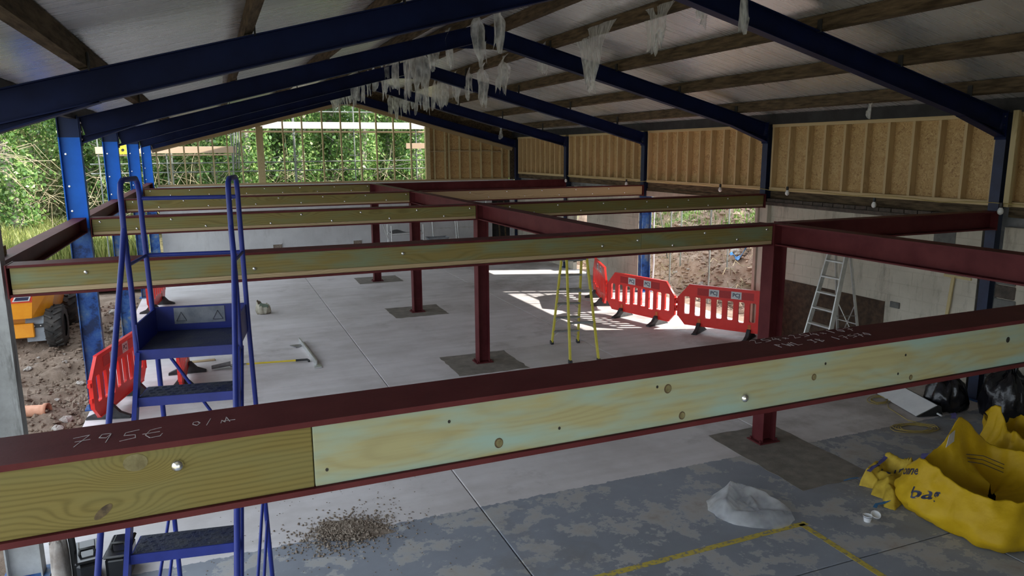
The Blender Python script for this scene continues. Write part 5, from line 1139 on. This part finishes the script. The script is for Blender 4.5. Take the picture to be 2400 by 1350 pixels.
MB().grid(lambda u, v: (6.55+0.75*u, 23.9+(v-.5)*0.5*(0.7+0.3*abs(u-.5)*2), 0.68+0.22*max(abs(u-.5)*2, abs(v-.5)*2)**3), 10, 10).build('tray', M['greyflap'], wb_)
# festoon lights along the right wall
fs = thing('festoon_lights', 'string of festoon lamps with white bulbs looped along the right wall', 'string lights', (10.45, 10, 2.9))
fp = [(10.36, 4.5, 3.10), (10.36, 5.6, 2.98), (10.36, 6.6, 2.96), (10.38, 7.06, 2.97)]+[(10.41+0.02*math.sin(k), 7.26+k*0.42, 2.92+0.05*abs(math.cos(k*0.75))) for k in range(34)]
MB().tube(fp, 0.006, 5).build('cable', M['cable'], fs)
for (y, z) in ((7.10, 2.93), (9.28, 2.88), (11.34, 2.98), (13.4, 2.95), (17.4, 2.92), (21.1, 2.88), (5.4, 3.0)):
    x = 10.37; MB().lathe([(0.022, 0.05), (0.026, 0.0), (0.020, -0.02)], 10, (x, y, z)).build('lamp_holder', M['black'], fs)
    MB().lathe([(0.016, -0.015), (0.034, -0.045), (0.042, -0.075), (0.034, -0.105), (0.012, -0.122), (0.001, -0.124)], 12, (x, y, z)).build('bulb', M['bulb'], fs)

# ================================================================== WOODLAND
def leaves(name, pos, size, mat, parent=None, seed=1, flat=0.0, kind=None, elong=1.0):
    r = np.random.default_rng(seed); n = len(pos)
    a = r.normal(size=(n, 3)); a[:, 2] += flat; a /= np.linalg.norm(a, axis=1)[:, None]
    b = r.normal(size=(n, 3)); b -= a*(a*b).sum(1)[:, None]; b /= np.linalg.norm(b, axis=1)[:, None]; c = np.cross(a, b)
    s = (size*r.uniform(0.6, 1.3, n))[:, None]
    v = np.stack([pos+b*s*elong, pos+c*s*0.62+a*s*0.12, pos-b*s*elong*0.8, pos-c*s*0.62+a*s*0.12], 1).reshape(-1, 3)
    me = bpy.data.meshes.new(name); me.vertices.add(4*n); me.vertices.foreach_set('co', v.astype(np.float32).ravel())
    me.loops.add(4*n); me.loops.foreach_set('vertex_index', np.arange(4*n, dtype=np.int32)); me.polygons.add(n)
    me.polygons.foreach_set('loop_start', np.arange(0, 4*n, 4, dtype=np.int32)); me.polygons.foreach_set('loop_total', np.full(n, 4, dtype=np.int32))
    me.update(); me.validate(); me.materials.append(mat); o = link(name, me, parent)
    if kind: o['kind'] = kind
    return o
def ivy_tree(seed, h=9.5, n=6500):
    r = random.Random(seed); rg = np.random.default_rng(seed)
    t = thing('ivy_tree', 'x', 'tree', (0, 0, 0), 0, 'ivy-clad trees beyond the building')
    path = [(0.25*math.sin(z*0.5+seed), 0.2*math.cos(z*0.4+seed*2), z) for z in np.linspace(0, h, 9)]
    tr = MB().tube(path, 0.2, 9, rad=[0.24-0.16*k/8 for k in range(9)])
    br = MB(); tips = []
    for k in range(16):
        z = r.uniform(1.5, h); i = min(int(z/h*8), 7); p = Vector(path[i]); a = r.uniform(0, 6.28); L = r.uniform(0.8, 2.2)
        q = p+Vector((math.cos(a)*L*0.6, math.sin(a)*L*0.6, r.uniform(0.1, 0.7))); e = q+Vector((math.cos(a)*L*0.5, math.sin(a)*L*0.5, r.uniform(-.3, .6)))
        br.tube([p, q, e], 0.03, 5, rad=[0.045, 0.025, 0.01]); tips += [q, e]
    tr.build('trunk', M['bark'], t, False); br.build('branches', M['bark'], t, False)
    zz = rg.uniform(0.5, 1, n)**1.0*h*1.0-0.0; zz = rg.uniform(0.35, h, n)
    rad = 0.30+0.55*np.abs(np.sin(zz*1.3+seed))*rg.uniform(0.3, 1, n)+rg.normal(0, 0.12, n); an = rg.uniform(0, 6.283, n)
    px = np.interp(zz, [p[2] for p in path], [p[0] for p in path]); py = np.interp(zz, [p[2] for p in path], [p[1] for p in path])
    P = np.stack([px+rad*np.cos(an), py+rad*np.sin(an), zz], 1)
    for q in tips:
        m = 70; P = np.concatenate([P, np.array(q)[None, :]+rg.normal(0, 0.28, (m, 3))])
    leaves('ivy', P, 0.085, M['ivy'], t, seed)
    return t
protos = [ivy_tree(s) for s in (1, 2, 3, 4)]
spots = [(-7.3, 33.5, 1.0), (-5.2, 37, 1.05), (-9.4, 37, 1.1), (-3.6, 35, 0.95), (-1.6, 37, 1.0), (0.25, 34.5, 1.0), (1.5, 33.2, 1.1), (2.9, 36.5, 0.9), (3.9, 33.8, 1.0), (5.3, 35.5, 1.05), (6.6, 33.6, 0.95), (7.9, 36.2, 1.0), (9.2, 34.0, 1.1), (10.6, 36, 1.0), (12.5, 38, 1.1), (-7.8, 43, 1.3), (-4.5, 44, 1.3), (-1.0, 43, 1.25), (2.0, 42, 1.3), (5.0, 43, 1.35), (8.5, 42, 1.3), (12, 43, 1.3), (15, 42, 1.3)]
PL = ['far left of the soil, with a pale bare trunk foot', 'behind the nearest bright blue column', 'outermost on the left', 'between the first two bright blue columns', 'behind the last blue column', 'left of the double gable post', 'right behind the double gable post', 'second right of the double gable post', 'third right of the double gable post', 'left of the gable centre line', 'right of the gable centre line', 'second right of the gable centre', 'left of the boarded gable corner', 'behind the boarded gable corner', 'farthest right behind the gable']
for k, (x, y, s) in enumerate(spots):
    o = protos[k] if k < 4 else copy_tree(protos[k % 4])
    o.location = (x, y, hwood(x, y)-0.1); o.rotation_euler = (0, 0, k*1.3); o.scale = (s, s, s)
    o['label'] = 'ivy-clad tree '+PL[k] if k < len(PL) else 'background ivy-clad tree in the second row, %s from the left' % ORD[k-len(PL)]
rg = np.random.default_rng(5)
def scatter(n, x0, x1, y0, y1, h0, h1, clump=1.0):
    x = rg.uniform(x0, x1, n); y = rg.uniform(y0, y1, n); cl = np.array([fbm(a*0.5, b*0.5, 3) for a, b in zip(x, y)])
    top = h0+(h1-h0)*np.clip(0.5+cl*clump, 0.1, 1.3); z = np.array([hwood(a, b) for a, b in zip(x, y)])+rg.uniform(0, 1, n)**0.8*top
    return np.stack([x, y, z], 1)
leaves('undergrowth', scatter(26000, -16, 18, 36.5, 41, 1.5, 5.5), 0.11, M['shrub'], None, 9, kind='stuff')
leaves('undergrowth', scatter(26000, -20, 24, 44.5, 52, 4.0, 10.0), 0.20, M['ivy'], None, 10, kind='stuff')
leaves('undergrowth', scatter(14000, -16, 18, 38, 44, 2.5, 7.5), 0.13, M['ivy'], None, 12, kind='stuff')
for o in bpy.data.objects:
    if o.name.startswith('undergrowth'): o['label'] = 'tangled leafy undergrowth between the ivy-clad trees'
tw = MB(); rk = random.Random(61)
for k in range(900):
    x, y = rk.uniform(-13, 13), rk.uniform(31.5, 38); z = hwood(x, y); a = rk.uniform(0, 6.28); L = rk.uniform(0.8, 2.6); p = Vector((x, y, z+rk.uniform(0, 2.5)))
    d = Vector((math.cos(a)*rk.uniform(.2, 1), math.sin(a)*0.4, rk.uniform(0.1, 1.0))).normalized(); q = p+d*L*0.5; e = q+(d+Vector((rk.uniform(-.5, .5), 0, rk.uniform(-.6, .2)))).normalized()*L*0.5
    tw.tube([p, q, e], 0.01, 3, rad=[0.012, 0.009, 0.004])
tag(tw.build('brushwood', M['twig']), 'thin bare brown brushwood tangled among the trees', kind='stuff')
def blades(name, n, xf, hmin, hmax, mat, hz, label, seed, w=0.012):
    r = random.Random(seed); vs, fs = [], []
    for k in range(n):
        x, y = xf(r); z = hz(x, y)-0.02; h = r.uniform(hmin, hmax); a = r.uniform(0, 6.28); dx, dy = math.cos(a), math.sin(a); b = r.uniform(0.1, 0.5)*h
        o = len(vs); vs += [(x-dy*w, y+dx*w, z), (x+dy*w, y-dx*w, z), (x+dx*b*0.4+dy*w*.7, y+dy*b*0.4-dx*w*.7, z+h*0.65), (x+dx*b*0.4-dy*w*.7, y+dy*b*0.4+dx*w*.7, z+h*0.65), (x+dx*b, y+dy*b, z+h)]
        fs += [(o, o+1, o+2, o+3), (o+3, o+2, o+4)]
    mb = MB(); mb.add(vs, fs); return tag(mb.build(name, mat), label, kind='stuff')
def hpath(x, y): return 0.0 if y < 28 else hwood(x, y)
blades('weeds', 26000, lambda r: (r.uniform(-13, -2.4), 29.5+r.random()*5.5), 0.35, 1.05, M['weed'], hwood, 'tall yellow-green weeds along the woodland edge', 3, 0.02)
blades('grass', 5000, lambda r: (r.uniform(-12, -2.2), 22.6+r.random()*6.3), 0.05, 0.18, M['weed'], lambda x, y: 0.04, 'thin rough grass on the pale track', 4, 0.012)
blades('bank_grass', 14000, lambda r: (r.uniform(13.6, 18.5), r.uniform(15.0, 24)), 0.08, 0.26, M['grass'], hbank, 'green grass tufts on top of the dug bank', 5, 0.012)
bt = thing('bare_shrub', 'pale bare-branched shrub hanging beside the nearest bright blue column', 'shrub', (-5.6, 25.5, 0)); rk = random.Random(8)
mb = MB().tube([(-6.6, 25.5, 0), (-6.4, 25.4, 2.0), (-6.0, 25.5, 3.6), (-5.4, 25.5, 4.1)], 0.05, 6, rad=[0.06, 0.05, 0.035, 0.02]); mb.build('stem', M['bark'], bt); mb = MB()
for k in range(22):
    p = Vector((-6.2+rk.uniform(0, 1.1), 25.5+rk.uniform(-.2, .2), rk.uniform(3.3, 4.1))); a = rk.uniform(-0.9, 0.9); L = rk.uniform(0.5, 1.5); s = rk.choice((-1, 1))
    q = p+Vector((s*L*0.5, rk.uniform(-.2, .2), 0.2*a)); e = q+Vector((s*L*0.4, 0, -rk.uniform(0.1, 0.9))); mb.tube([p, q, e], 0.012, 4, rad=[0.016, 0.011, 0.004])
mb.build('twigs', M['twig'], bt)
